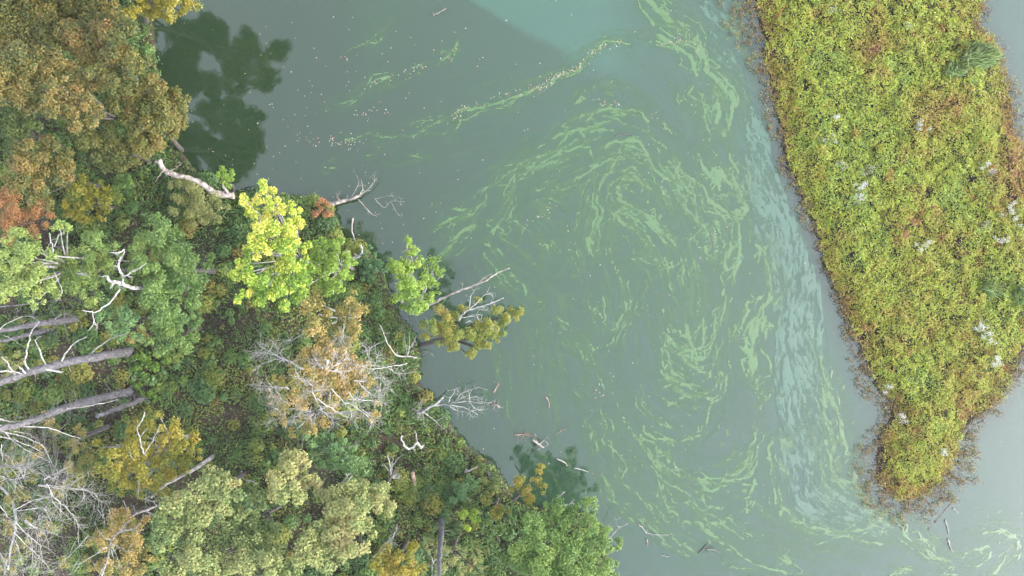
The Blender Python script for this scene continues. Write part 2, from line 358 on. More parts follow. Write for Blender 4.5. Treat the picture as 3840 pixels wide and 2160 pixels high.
# ------------------------------------------------------------------ algal bloom fields (flow drawn out along hand-read streaks)
STREAKS = [  # frame, points, width (photo px), strength
 ('B', [(800,0),(830,90),(880,140),(920,200)], 16, .8), ('B', [(880,0),(940,70),(990,130),(1020,180),(1100,210),(1190,250),(1250,310),(1275,400),(1300,480),(1330,560),(1400,640),(1480,710),(1510,770),(1500,840),(1470,940),(1430,1020)], 20, 1.15),
 ('B', [(940,0),(1000,40),(1010,90),(990,110)], 10, .9), ('B', [(930,240),(1000,310),(1080,370),(1160,420),(1200,490),(1250,570)], 15, .95), ('B', [(960,210),(1060,290),(1170,330),(1230,420),(1260,520)], 22, .6),
 ('B', [(1330,630),(1390,720),(1450,800),(1420,860),(1390,920)], 20, .9), ('B', [(1230,640),(1170,720),(1260,770),(1300,820),(1310,920),(1330,1080)], 9, .8),
 ('B', [(-60,690),(0,680),(90,640),(200,570),(300,560),(370,470),(430,410),(470,350),(560,310),(640,320),(720,340)], 11, .95), ('B', [(330,520),(400,440),(460,390),(540,320)], 14, .6),
 ('B', [(120,960),(230,860),(350,760),(480,700),(620,690),(740,720),(850,790),(950,900),(1050,1020),(1130,1150),(1200,1230)], 26, .42),
 ('B', [(400,930),(450,870),(550,830),(680,830),(790,850),(870,930)], 18, .85), ('B', [(440,1000),(500,960),(580,920)], 17, .9), ('B', [(640,930),(740,940),(830,970),(900,1040),(1000,1130)], 15, .7),
 ('B', [(0,1150),(100,1060),(250,1010),(400,990),(600,1000)], 17, .6), ('B', [(0,1300),(90,1210),(200,1140),(330,1110),(420,1110),(445,1180)], 16, .75),
 ('B', [(500,1440),(560,1320),(600,1230),(680,1170),(780,1160),(870,1180),(910,1250),(960,1310),(1060,1380),(1140,1440)], 11, .95), ('B', [(690,1150),(700,1080),(770,1050),(830,1100),(870,1170)], 17, .9),
 ('B', [(650,1440),(660,1370),(740,1340),(830,1360),(880,1440)], 20, .7), ('B', [(1050,1190),(1100,1280),(1110,1380),(1170,1440)], 8, .9), ('B', [(1250,1160),(1300,1280),(1400,1370),(1410,1430)], 15, .8),
 ('B', [(1480,1160),(1500,1250),(1500,1350),(1540,1430)], 11, .8), ('B', [(1490,220),(1525,270),(1525,330)], 7, 1), ('B', [(1270,1170),(1180,1230),(1120,1170)], 13, .5),
 ('C', [(-70,640),(0,560),(50,490),(140,440)], 18, 1.1), ('C', [(-120,470),(0,400),(120,370),(210,260),(300,150),(380,80),(470,20)], 11, .8),
 ('C', [(280,470),(390,300),(380,230),(440,180),(520,120),(600,50),(690,0)], 13, .8), ('C', [(290,430),(340,480),(300,520)], 24, .8), ('C', [(560,200),(650,260),(720,310)], 14, .6),
 ('C', [(990,100),(950,260),(990,340),(950,450),(930,580),(960,700)], 8, .8), ('C', [(1130,290),(1130,160),(1180,115),(1250,125),(1320,200),(1340,290)], 22, .8), ('C', [(1110,350),(1180,290),(1260,310),(1310,370),(1380,430),(1450,520),(1500,600)], 10, 1.05),
 ('C', [(1110,360),(1200,350),(1290,410),(1390,490),(1450,580)], 6, .8), ('C', [(1350,20),(1420,110),(1520,150),(1590,200),(1640,250),(1650,380),(1670,440)], 9, .9), ('C', [(1500,0),(1560,80),(1680,170),(1720,220)], 9, .8), ('C', [(1730,80),(1800,130),(1820,180)], 13, 1),
 ('C', [(1700,200),(1750,290),(1840,340),(1910,400),(1930,500),(1945,600),(1920,720),(1850,820),(1820,920)], 11, 1.05), ('C', [(1900,530),(1850,620),(1830,700),(1850,740)], 13, .95),
 ('C', [(1680,480),(1610,560),(1640,640),(1680,760),(1720,830)], 10, .8), ('C', [(1690,460),(1760,470),(1780,560),(1700,610)], 12, .85), ('C', [(1400,720),(1460,740),(1550,690)], 9, .9), ('C', [(1570,640),(1560,740),(1570,840)], 8, .8),
 ('C', [(1840,910),(1830,1050),(1800,1150),(1740,1260),(1690,1300),(1600,1300),(1500,1260),(1420,1180)], 9, .95), ('C', [(1440,1180),(1500,1240),(1570,1290)], 12, .8), ('C', [(1560,1330),(1600,1390),(1670,1400),(1740,1370)], 8, .9), ('C', [(1610,1290),(1680,1340),(1730,1310)], 8, .8),
 ('C', [(1890,0),(1920,100),(1950,260),(1980,330)], 8, .95), ('C', [(2060,580),(2085,620),(2060,690)], 12, 1.1), ('C', [(2150,580),(2120,640),(2150,760),(2160,930),(2080,1020),(2030,1120)], 8, .85), ('C', [(2160,930),(2090,1010),(2040,1110),(2030,1250),(2010,1440)], 20, 1.2),
 ('C', [(2115,1080),(2090,1150)], 18, 1.2), ('C', [(1930,1130),(1920,1220),(1970,1280)], 12, .8), ('C', [(1000,880),(1020,1000),(1020,1180),(1010,1440)], 8, .55), ('C', [(1190,830),(1210,1000),(1180,1100),(1090,1230),(960,1290)], 7, .85),
 ('C', [(1200,680),(1270,680),(1350,720)], 8, .7), ('C', [(400,780),(540,830),(590,930),(560,1060)], 20, .5), ('C', [(1780,1250),(1790,1440)], 6, .9), ('C', [(440,450),(560,560),(700,620),(730,720)], 26, .5), ('C', [(1850,1000),(1790,1180)], 10, .6),
 ('C', [(990,420),(1000,560),(1080,700)], 8, .6), ('C', [(640,1050),(780,1130),(900,1230)], 12, .45), ('C', [(200,560),(330,640),(420,800),(560,1000),(560,1200)], 24, .42), ('C', [(1420,1000),(1440,1100),(1560,1200)], 20, .5), ('C', [(1650,900),(1700,1050),(1640,1180)], 26, .5),
 ('D', [(820,100),(810,0)], 9, .8), ('D', [(830,170),(880,230),(820,270)], 9, .9), ('D', [(860,80),(870,160),(930,200),(940,250)], 9, .95), ('D', [(890,280),(960,240),(1060,250),(1140,280),(1170,200),(1150,80),(1160,0)], 10, 1.1), ('D', [(910,290),(1030,310),(1100,290)], 14, 1),
 ('D', [(820,340),(900,380),(980,390),(1060,380)], 8, .7), ('D', [(670,240),(700,350),(760,430),(870,510)], 6, .8), ('D', [(690,500),(720,560),(830,590),(930,600),(1000,580),(1080,540),(1120,430),(1140,330)], 9, .75),
 ('D', [(680,560),(680,610),(740,660),(800,730),(880,780),(930,810),(1010,830),(1100,850),(1180,860),(1280,790),(1350,700),(1375,640),(1410,560),(1390,460),(1430,390)], 9, .95), ('D', [(790,660),(850,670),(850,720)], 16, 1.1),
 ('D', [(1200,880),(1290,800),(1360,700)], 18, 1.15), ('D', [(1050,840),(1120,910),(1190,870)], 14, .9), ('D', [(1220,910),(1350,960),(1390,850)], 22, .65), ('D', [(1350,960),(1340,1040)], 8, .8), ('D', [(1340,0),(1400,80),(1350,180)], 26, 1.2), ('D', [(1390,180),(1400,250),(1440,220)], 12, 1.1), ('D', [(1440,260),(1445,370)], 10, 1.1),
 ('D', [(1810,60),(1850,190),(1890,330),(1930,450),(1950,560),(2000,680),(2030,780),(2020,860)], 15, .95), ('D', [(1840,280),(1850,420),(1900,560),(1880,700),(1900,820),(2000,900),(2100,1000),(2190,1060)], 17, .85),
 ('D', [(1560,530),(1590,600),(1620,640)], 12, .8), ('D', [(1510,600),(1480,650),(1510,780),(1540,880),(1560,1000),(1560,1090)], 12, .85), ('D', [(1560,1010),(1650,1090),(1730,1140),(1850,1150),(1980,1170),(2100,1150),(2190,1100)], 13, .95), ('D', [(1720,1140),(1730,1200)], 7, .9), ('D', [(1850,1160),(2000,1210),(2190,1240)], 11, .85),
 ('D', [(260,260),(340,370),(360,540),(370,700)], 7, .55), ('D', [(400,150),(440,280),(420,420),(460,500),(440,600),(540,680),(580,760),(560,850),(640,920),(740,1000),(850,1100)], 9, .7), ('D', [(440,700),(430,800),(490,900),(560,1000),(680,1070),(780,1180),(850,1260),(1000,1330)], 15, .7),
 ('D', [(740,740),(790,830),(820,940),(860,1010),(920,1060),(960,1140),(1000,1190)], 9, .75), ('D', [(830,850),(930,900),(1000,960),(1060,1040),(1160,1080),(1230,1150),(1330,1210)], 12, .8), ('D', [(960,1100),(1060,1120),(1130,1200),(1240,1260),(1330,1330),(1430,1380),(1600,1420),(1750,1460)], 20, .75),
 ('D', [(1250,1100),(1380,1190)], 12, .8), ('D', [(1530,1300),(1660,1350)], 9, .9), ('D', [(900,1220),(1040,1320)], 12, .6), ('D', [(490,100),(530,380),(600,490)], 8, .6), ('D', [(470,200),(450,330)], 10, .5), ('D', [(50,0),(60,200),(110,340)], 8, .45),
 ('G', [(1000,880),(1100,960),(1200,1010),(1280,1080),(1310,1150),(1400,1200),(1470,1260),(1560,1310),(1650,1330)], 12, 1), ('G', [(1040,1010),(1060,1060),(1180,1040),(1270,1070)], 14, .9), ('G', [(1400,1180),(1530,1190),(1540,1250)], 14, .95),
 ('G', [(1900,1130),(2050,1140),(2160,1180),(2150,1260),(2060,1320),(2000,1420)], 18, .75), ('G', [(1740,1320),(1800,1250),(1950,1240),(1900,1340),(1800,1380)], 16, .55), ('G', [(1200,1440),(1320,1390),(1400,1440)], 14, .9), ('G', [(1950,1060),(1950,980),(2120,930)], 16, .4), ('G', [(1600,1420),(1700,1440)], 14, .9),
 ('A', [(640,810),(820,790),(930,720),(1050,650),(1200,580),(1350,520),(1490,480)], 7, .55), ('A', [(1540,490),(1640,400),(1700,320)], 9, .75), ('A', [(830,1080),(950,1060),(1150,1055),(1330,1040),(1480,980),(1620,920),(1760,870),(1950,810),(2100,760),(2250,720),(2480,600)], 9, .75), ('A', [(1310,970),(1400,930),(1500,920)], 6, .6),
 ('A', [(980,310),(1060,320),(1100,300)], 14, .5), ('A', [(640,1280),(750,1295)], 7, .5), ('A', [(980,1200),(1100,1180),(1240,1190),(1400,1220),(1620,1220)], 7, .45), ('A', [(2100,1440),(2250,1290),(2480,1150)], 14, .5), ('A', [(1600,830),(1800,740),(2000,640),(2130,570)], 5, .35),
 ('P', [(720,480),(760,560),(860,620),(980,660),(1020,770),(1100,850),(1120,1000),(1150,1250)], 8, .95), ('P', [(1270,460),(1310,560),(1400,600),(1460,740)], 15, .95), ('P', [(1210,720),(1270,860),(1370,950),(1500,1060),(1650,1160),(1690,1300)], 9, .95), ('P', [(1550,560),(1650,620),(1690,750),(1700,860),(1740,960)], 11, .9),
 ('P', [(1360,820),(1500,880),(1560,1000)], 7, .7), ('P', [(1720,1040),(1780,1060),(1740,1170)], 12, .95), ('P', [(1200,1260),(1260,1260),(1380,1330),(1360,1400)], 12, .9), ('P', [(650,700),(760,800),(900,900)], 6, .6), ('P', [(980,500),(1060,540),(1100,500)], 10, .6), ('P', [(1100,640),(1150,790),(1190,720)], 10, .7),
]
TEAL = px('v', [(1735,-60),(1755,0),(1790,60),(1822,150),(1845,200),(1866,260),(1878,330),(1880,400),(1890,480),(1900,560),(1925,640),(1955,700),(1962,800),(1955,900),(1955,1000),(1962,1080),(1950,1140),(1965,1200),(1990,1280),(2030,1325),(2100,1342),(2200,1338),(2262,1322),
     (2190,1275),(2140,1205),(2128,1130),(2108,1050),(2088,960),(2068,880),(2066,800),(2052,720),(2038,650),(2012,560),(1990,490),(1962,420),(1930,330),(1902,260),(1880,180),(1850,95),(1815,0),(1800,-60)])
U0, U1, V0, V1, ST = 1180, 3880, -70, 2230, 3.0
us = np.arange(U0, U1, ST); vs = np.arange(V0, V1, ST); NX, NY = len(us), len(vs)
UU, VV = np.meshgrid(us, vs)
def gblur(a, s):
    fy = np.fft.fftfreq(a.shape[0])[:, None]; fx = np.fft.rfftfreq(a.shape[1])[None, :]
    return np.fft.irfft2(np.fft.rfft2(a) * np.exp(-2 * (np.pi * s) ** 2 * (fx ** 2 + fy ** 2)), s=a.shape)
# crinkled coordinates so the streaks are not smooth strokes
wu = UU + 26 * (fbm(UU, VV, 70, 3, 4) - .5) + 12 * (fbm(UU, VV, 22, 9, 3) - .5)
wv = VV + 26 * (fbm(UU, VV, 70, 5, 4) - .5) + 12 * (fbm(UU, VV, 22, 11, 3) - .5)
strk = np.zeros((NY, NX)); near = np.zeros((NY, NX)); dmin = np.full((NY, NX), 1e9); dsg = np.zeros((NY, NX))
tens = np.zeros((2, NY, NX))
cgen = np.random.default_rng(5); STRANDS = []
for fr, pts, w, st in STREAKS:                # each streak is a bundle: the strand itself and thin wandering companions
    c = catmull(px(fr, pts), 8); STRANDS.append((c, w * .38 + 1.2, st * 1.05))
    seg = np.r_[0, np.cumsum(np.hypot(*np.diff(c, axis=0).T))]
    tn = np.gradient(c, axis=0); tn /= np.hypot(tn[:, 0], tn[:, 1])[:, None] + 1e-9; nr = np.column_stack([-tn[:, 1], tn[:, 0]])
    for q in range(4 if st > .7 else 3):
        n_ = max(3, int(seg[-1] / 70)); kn = cgen.normal(size=n_ + 1) * (w * .9 + 15) + cgen.choice([-1, 1]) * w * .5
        off = np.interp(seg, np.linspace(0, seg[-1], n_ + 1), kn)
        a0 = cgen.uniform(0, .35); a1 = cgen.uniform(.6, 1); mk = (seg >= a0 * seg[-1]) & (seg <= a1 * seg[-1])
        if mk.sum() > 2: STRANDS.append(((c + nr * off[:, None])[mk], cgen.uniform(2.8, 4.6), st * cgen.uniform(.6, 1.0)))
for c, w, st in STRANDS:
    for a, bb in zip(c[:-1], c[1:]):
        m = 60 + w
        i0 = max(int((min(a[0], bb[0]) - m - U0) / ST), 0); i1 = min(int((max(a[0], bb[0]) + m - U0) / ST) + 1, NX)
        j0 = max(int((min(a[1], bb[1]) - m - V0) / ST), 0); j1 = min(int((max(a[1], bb[1]) + m - V0) / ST) + 1, NY)
        if i0 >= i1 or j0 >= j1: continue
        d = bb - a; L2 = d @ d + 1e-9
        x = wu[j0:j1, i0:i1] - a[0]; y = wv[j0:j1, i0:i1] - a[1]
        t = np.clip((x * d[0] + y * d[1]) / L2, 0, 1); dd = np.hypot(x - t * d[0], y - t * d[1])
        dm = dmin[j0:j1, i0:i1]; sgn = np.sign(x * d[1] - y * d[0]); bt_ = dd / w < dm; dm[bt_] = (dd / w)[bt_]; dsg[j0:j1, i0:i1][bt_] = (sgn * dd)[bt_]
        sub = strk[j0:j1, i0:i1]; np.maximum(sub, st * np.exp(-(dd / w) ** 2), out=sub)
        sub = near[j0:j1, i0:i1]; np.maximum(sub, st * np.exp(-(dd / (w * 1.2 + 26)) ** 2), out=sub)
        ln = math.sqrt(L2); c2 = (d[0] ** 2 - d[1] ** 2) / L2; s2 = 2 * d[0] * d[1] / L2
        ci = min(max(int(((a[0] + bb[0]) / 2 - U0) / ST), 0), NX - 1); cj = min(max(int(((a[1] + bb[1]) / 2 - V0) / ST), 0), NY - 1)
        tens[0, cj, ci] += c2 * ln; tens[1, cj, ci] += s2 * ln
tB = sdist(TEAL, wu, wv)                        # photo px inside the blue green film
base_ang = np.where(UU > 2500, np.radians(72), np.radians(95))
T0 = gblur(tens[0], 18) * 3 + gblur(tens[0], 45) * 4 + .0025 * np.cos(2 * base_ang)
T1 = gblur(tens[1], 18) * 3 + gblur(tens[1], 45) * 4 + .0025 * np.sin(2 * base_ang)
ang = .5 * np.arctan2(T1, T0) + .9 * (fbm(UU, VV, 130, 21, 3) - .5)
DX, DY = np.cos(ang), np.sin(ang)
def lic(noise, n):
    acc = noise.copy(); cnt = 1
    for sg in (1, -1):
        x, y = np.meshgrid(np.arange(NX, dtype=float), np.arange(NY, dtype=float)); pdx, pdy = DX * sg, DY * sg
        for k in range(n):
            xi = np.clip(np.rint(x).astype(int), 0, NX - 1); yi = np.clip(np.rint(y).astype(int), 0, NY - 1)
            dx, dy = DX[yi, xi], DY[yi, xi]; f = np.where(dx * pdx + dy * pdy < 0, -1, 1); dx = dx * f; dy = dy * f
            x += dx; y += dy; pdx, pdy = dx, dy
            xi = np.clip(np.rint(x).astype(int), 0, NX - 1); yi = np.clip(np.rint(y).astype(int), 0, NY - 1)
            acc += noise[yi, xi]; cnt += 1
    a = acc / cnt; return (a - a.mean()) / a.std()
g = np.random.default_rng(3)
n0_ = lic(gblur(g.normal(size=(NY, NX)), .75), 3); n1_ = lic(gblur(g.normal(size=(NY, NX)), 1.0), 9); n2_ = lic(gblur(g.normal(size=(NY, NX)), 2.6), 20)
n3_ = lic(gblur(g.normal(size=(NY, NX)), 7), 30)
wob = (fbm(UU, VV, 40, 31, 4) - .5) * 4
fil = .55 * n1_ + .65 * n2_ + .45 * n3_ + .5 * wob
fil /= fil.std()
STREAM = 1
# broad zones of thin suspended scum in the gyre (ellipses in v px)
def blob(cx, cy, rx, ry, rot=0):
    x = UU / K - cx; y = VV / K - cy; c, s = math.cos(rot), math.sin(rot)
    return np.exp(-(((x * c + y * s) / rx) ** 2 + ((-x * s + y * c) / ry) ** 2))
zone = np.maximum.reduce([.95 * blob(1480, 480, 230, 170), .9 * blob(1700, 640, 190, 320), .75 * blob(1450, 680, 260, 230), .6 * blob(1400, 900, 190, 200), .85 * blob(1740, 860, 120, 190),
        .55 * blob(1560, 1150, 130, 260), .5 * blob(1740, 1280, 260, 160, .6), .7 * blob(1800, 250, 110, 200), .5 * blob(2050, 1360, 260, 70), .55 * blob(2450, 1390, 130, 90), .3 * blob(1280, 560, 200, 110), .7 * blob(2105, 1130, 60, 230, -.25)])
teal = smooth(-20, 4, tB + 14 * n2_)
rid = lambda a, w: np.exp(-(a / w) ** 2)
def threads(p, n, seed):
    q = (np.random.default_rng(seed).random((NY, NX)) < p).astype(float); acc = q.copy()
    for sg in (1, -1):
        x, y = np.meshgrid(np.arange(NX, dtype=float), np.arange(NY, dtype=float)); pdx, pdy = DX * sg, DY * sg
        for k in range(n):
            xi = np.clip(np.rint(x).astype(int), 0, NX - 1); yi = np.clip(np.rint(y).astype(int), 0, NY - 1)
            dx, dy = DX[yi, xi], DY[yi, xi]; f = np.where(dx * pdx + dy * pdy < 0, -1, 1); pdx = dx * f; pdy = dy * f; x += pdx; y += pdy
            acc += q[np.clip(np.rint(y).astype(int), 0, NY - 1), np.clip(np.rint(x).astype(int), 0, NX - 1)] * (1 - (k / n) ** 2)
    return np.clip(gblur(acc, .55), 0, 1.6)
thr_ = np.maximum(threads(.0042 * np.clip(zone + .55 * near, 0, 1), 50, 61), .9 * threads(.010 * np.clip(zone + .3 * near, 0, 1) * smooth(.35, .65, fbm(UU, VV, 130, 63, 3)), 16, 62))
fine = (fbm(UU, VV, 16, 81, 3) - .5) * 4; mid = (fbm(UU, VV, 60, 85, 4) - .5) * 4
core = smooth(.36, .60, strk + .06 * n1_ + .10 * fine + .16 * mid) * np.clip(.80 + .10 * n0_ + .12 * n1_ + .1 * n2_, .1, 1)
line = np.maximum.reduce([rid(n3_ + .6 * mid, .13), rid(n3_ - .8 + .5 * mid, .11), rid(n3_ + .9 + .5 * mid, .12), .9 * rid(n2_ + .5 * mid + .3, .14), .8 * rid(n2_ - 1.1 + .3 * mid, .16)])
gaps = smooth(-.9, .4, n1_ * .5 + mid + .5 * n2_)
lime = np.maximum(core, smooth(.1, .7, np.maximum(zone, .5 * near)) * (.72 * line * np.clip(.8 + .3 * n1_, 0, 1) * gaps))
jx = np.clip(np.rint((wu - U0 + 10 * fine * .6) / ST).astype(int), 0, NX - 1); jy = np.clip(np.rint((wv - V0 + 10 * (fbm(UU, VV, 18, 91, 3) - .5) * 2.4) / ST).astype(int), 0, NY - 1)
thr_ = gblur(thr_[jy, jx], .45)
lime = np.maximum(lime, np.clip(.88 * thr_ * (.80 + .12 * n1_ + .12 * mid), 0, .9))
lime = np.maximum(lime, np.clip(.16 * near + (.13 * n1_ + .08 * n0_) * near, 0, 1))
lime = np.clip(lime, 0, 1)
tealf = teal * np.clip(.78 + .17 * n0_ + .12 * n1_ + .08 * n2_ + .08 * fine + .10 * mid - .35 * smooth(.55, .8, fbm(UU, VV, 190, 51, 3)), 0, 1)
tealf = np.clip(tealf - lime, 0, 1)
# faint bluish marbling, lower right of the gyre
faint = np.clip(.26 * zone + (.07 * n0_ + .12 * n1_ + .10 * n2_ + .06 * n3_ + .04 * fine) * (.12 + zone + .2 * near) + .14 * near, 0, .6)
GWX, GWY = (UU - 1920) * SC, -(VV - 1080) * SC
ddi = np.where(True, sdist(MAINW, GWX, GWY), 0); isd = sdist(ISLW, GWX, GWY)
ok = smooth(.15, .6, -ddi) * smooth(.7, 1.3, -isd)
lime *= ok; tealf *= ok; faint *= ok
cover = np.maximum(np.maximum(lime, tealf), faint)
kind = (lime + .25 * faint) / (lime + tealf + .5 * faint + 1e-6)
idx = np.arange(NX - 1)[None, :] + np.arange(NY - 1)[:, None] * NX
SF = np.stack([idx + NX, idx + NX + 1, idx + 1, idx], -1).reshape(-1, 4)
cv = cover.ravel(); keep = (cv[SF] > .035).any(1)
GV = np.column_stack([GWX.ravel(), GWY.ravel(), np.full(NX * NY, .004) + .003 * cv])
v_, f_, at_ = used(GV, SF[keep], (cv, kind.ravel()))
M_scum, nt, b = newmat('algae_film')
a1 = nt.nodes.new('ShaderNodeAttribute'); a1.attribute_name = 'cover'; a2 = nt.nodes.new('ShaderNodeAttribute'); a2.attribute_name = 'kind'
r1 = ramp(nt, [(.032, .066, .044), (.042, .082, .027)]); nt.links.new(a2.outputs['Fac'], r1.inputs[0])
nt.links.new(r1.outputs[0], b.inputs['Base Color']); b.inputs['Roughness'].default_value = .3; b.inputs['IOR'].default_value = 1.6
tc = nt.nodes.new('ShaderNodeTexCoord'); n1 = nt.nodes.new('ShaderNodeTexNoise'); n1.inputs['Scale'].default_value = 9; n1.inputs['Detail'].default_value = 5
nt.links.new(tc.outputs['Object'], n1.inputs[0])
ma = nt.nodes.new('ShaderNodeMath'); ma.operation = 'MULTIPLY_ADD'; ma.inputs[1].default_value = .14; ma.inputs[2].default_value = -.07; nt.links.new(n1.outputs['Fac'], ma.inputs[0])
mb = nt.nodes.new('ShaderNodeMath'); mb.operation = 'ADD'; nt.links.new(ma.outputs[0], mb.inputs[0]); nt.links.new(a1.outputs['Fac'], mb.inputs[1])
mr = nt.nodes.new('ShaderNodeMapRange'); mr.inputs['From Min'].default_value = .04; mr.inputs['From Max'].default_value = .90; nt.links.new(mb.outputs[0], mr.inputs['Value'])
nt.links.new(mr.outputs[0], b.inputs['Alpha'])
bp = nt.nodes.new('ShaderNodeBump'); bp.inputs['Distance'].default_value = .02; bp.inputs['Strength'].default_value = .4; nt.links.new(mb.outputs[0], bp.inputs['Height']); nt.links.new(bp.outputs[0], b.inputs['Normal'])
o = link('algae_scum', mesh_np('algae_scum', v_, f_, M_scum, vattr={'cover': at_[0], 'kind': at_[1]}, smooth_=True)); o['kind'] = 'stuff'
tag(o, 'thin swirling film of green algae drifting on the lake', 'algae')

# ------------------------------------------------------------------ water
wx, wy, wf = grid(axis(-40, 40, .22, 160), axis(-24, 24, .22, 160))
pu, pv = wx / SC + 1920, -wy / SC + 1080
iu = np.clip(((pu - U0) / ST).astype(int), 0, NX - 1); iv = np.clip(((pv - V0) / ST).astype(int), 0, NY - 1)
susp = gblur(np.clip(lime * .8 + tealf * .9 + faint, 0, 1), 9)[iv, iu]
# light and shade line across the upper lake, painted into the water colour
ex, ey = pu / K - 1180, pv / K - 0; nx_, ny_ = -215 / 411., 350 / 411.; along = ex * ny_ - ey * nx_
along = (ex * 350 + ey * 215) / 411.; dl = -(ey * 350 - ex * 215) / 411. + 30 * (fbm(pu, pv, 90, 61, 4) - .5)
lit_wedge = smooth(-9, 14 + np.clip(along, 0, 600) * .11, dl) * (1 - .85 * smooth(250, 560, along + .4 * dl)) * smooth(-900, 0, -np.abs(dl) * 1.6)
murk_lit = .36 * smooth(640, 1500, pu / K - .15 * (pv / K)) + .9 * lit_wedge + .38 * susp  # real cloudiness and suspended scum, plus the painted light past the shade line
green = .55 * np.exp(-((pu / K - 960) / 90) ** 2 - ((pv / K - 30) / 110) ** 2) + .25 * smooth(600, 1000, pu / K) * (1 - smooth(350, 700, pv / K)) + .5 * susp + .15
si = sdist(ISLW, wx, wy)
murk_lit = np.clip(murk_lit * smooth(.3, 2.2, -si), 0, 1); green = np.clip(green * smooth(0, 2.5, -si), 0, 1)
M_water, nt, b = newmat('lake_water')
a1 = nt.nodes.new('ShaderNodeAttribute'); a1.attribute_name = 'murk_lit'; a2 = nt.nodes.new('ShaderNodeAttribute'); a2.attribute_name = 'green'
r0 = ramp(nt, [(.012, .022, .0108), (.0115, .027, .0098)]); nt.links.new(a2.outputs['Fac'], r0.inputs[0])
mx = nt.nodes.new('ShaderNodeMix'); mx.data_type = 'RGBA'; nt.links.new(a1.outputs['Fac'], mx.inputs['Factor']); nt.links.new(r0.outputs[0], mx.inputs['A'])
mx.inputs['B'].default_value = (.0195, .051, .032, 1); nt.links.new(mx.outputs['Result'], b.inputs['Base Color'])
b.inputs['Roughness'].default_value = .02; b.inputs['IOR'].default_value = 1.7
tc = nt.nodes.new('ShaderNodeTexCoord'); n1 = nt.nodes.new('ShaderNodeTexNoise'); n1.inputs['Scale'].default_value = 5; n1.inputs['Detail'].default_value = 3
nt.links.new(tc.outputs['Object'], n1.inputs[0]); bp = nt.nodes.new('ShaderNodeBump'); bp.inputs['Distance'].default_value = .005; bp.inputs['Strength'].default_value = .5
nt.links.new(n1.outputs['Fac'], bp.inputs['Height']); nt.links.new(bp.outputs[0], b.inputs['Normal'])
o = link('lake_water', mesh_np('lake_water', np.column_stack([wx, wy, np.zeros(len(wx))]), wf, M_water, vattr={'murk_lit': murk_lit, 'green': green}, smooth_=True)); o['kind'] = 'structure'

# ------------------------------------------------------------------ living trees and shrubs
LFINE = .76
def tree(name, label, cat, clumps, pal, hgt, group=None, L=.17, asp=.62, dens=150, hue=.5, hvar=.22, flat=.8, base=None, cover=1., trunk_r=.16, seed=0, grad=None, bark=None, sub=.36, limbs=True):
    """clumps: (u, v, r[, dz]) in 2576-px photo coordinates of the crown seen from above; hgt = height of the crown (m)"""
    if pal in ('oak', 'oakor'): hue -= .13; hvar = .36
    L = L * LFINE; dens = dens * .9; r = np.random.default_rng(500 + seed)
    cw = []
    for c in clumps:
        z = hgt + (c[3] if len(c) > 3 else r.uniform(-.13, .08) * hgt)
        p = W(px('v', [c[:2]]), z)[0]; cw.append((*p, c[2] * 1.08 * K * SC * (1 - z / H)))
    cw = np.array(cw)
    cen = (cw[:, :3] * cw[:, 3:4] ** 2).sum(0) / (cw[:, 3] ** 2).sum()
    if base is not None: bp_ = PG(px('v', [base]))[0]
    else:
        bx, by = cen[0], cen[1]
        for _ in range(60):
            if sdist(MAINW, np.array([bx]), np.array([by]))[0] > .4: break
            bx -= .25; by -= .04
        bp_ = np.array([bx, by, float(hground(np.array([bx]), np.array([by]))[0])])
    root = thing(name, bp_, label, cat, group)
    P, N, Hh = clump_points(cw, dens * (.17 / L) ** 2, L, r, hue, hvar, flat, cover, sub)
    if grad is not None:
        Hh = Hh + grad[0] * (P[:, 0] - cen[0]) + grad[1] * (P[:, 1] - cen[1])
    Hh = Hh + .5 * hvar * (fbm(P[:, 0], P[:, 1], 1.6, 70 + seed % 7, 2) - .5)
    Ls = L * r.uniform(.7, 1.25, len(P))
    leaves(P, N, Ls, Ls * asp, Hh, 'crown', LM(pal), root, bp_, r)
    if limbs:
        fork = bp_ * .4 + cen * .6; fork[2] = bp_[2] + (cen[2] - bp_[2]) * .55
        mid = (bp_ + fork) / 2 + r.normal(size=3) * np.array([.15, .15, 0])
        tb = [tube(catmull([bp_ - [0, 0, .2], mid, fork, cen + [0, 0, -.1]], 4), np.linspace(trunk_r, trunk_r * .4, 13), 8)]
        for q in cw:
            e = q[:3] - np.array([0, 0, q[3] * .1]); m_ = fork * .45 + e * .55 + r.normal(size=3) * .12
            tb.append(tube(catmull([fork, m_, e], 3), np.linspace(trunk_r * .45, trunk_r * .12, 7), 5))
        wood('trunk', tb, bark or M_bark, root, bp_)
    return root

G_OAK = 'autumn oaks massed on the left bank'
OAK = dict(L=.19, dens=150, sub=.4)
tree('oak_tree', 'olive and orange oak crown filling the top left corner', 'tree', [(20,30,75),(100,35,75),(190,20,70),(40,110,60),(255,40,55),(130,95,55),(-60,60,70)], 'oak', 6.8, G_OAK, seed=1, hue=.5, **OAK)
tree('oak_tree', 'orange to olive oak with rounded right edge overhanging the dark water', 'tree', [(215,95,55),(265,75,50),(310,95,52),(335,150,42),(300,165,52),(255,150,50),(300,215,42),(338,195,32),(245,200,40)], 'oak', 9.5, G_OAK, seed=2, hue=.52, grad=(-.06, .05), trunk_r=.22, **OAK)
tree('oak_tree', 'orange tinted oak with pale bare twigs showing at the left edge', 'tree', [(50,165,60),(125,165,55),(20,215,50),(75,235,50),(-50,200,70)], 'oakor', 9.8, G_OAK, seed=3, hue=.5, trunk_r=.22, **OAK)
tree('oak_tree', 'amber oak with stepped clumps below the bare twig gap', 'tree', [(195,200,42),(225,235,42),(170,255,45),(205,290,48),(150,215,30),(130,285,40),(235,275,30)], 'oakor', 10.2, G_OAK, seed=4, hue=.52, trunk_r=.2, **OAK)
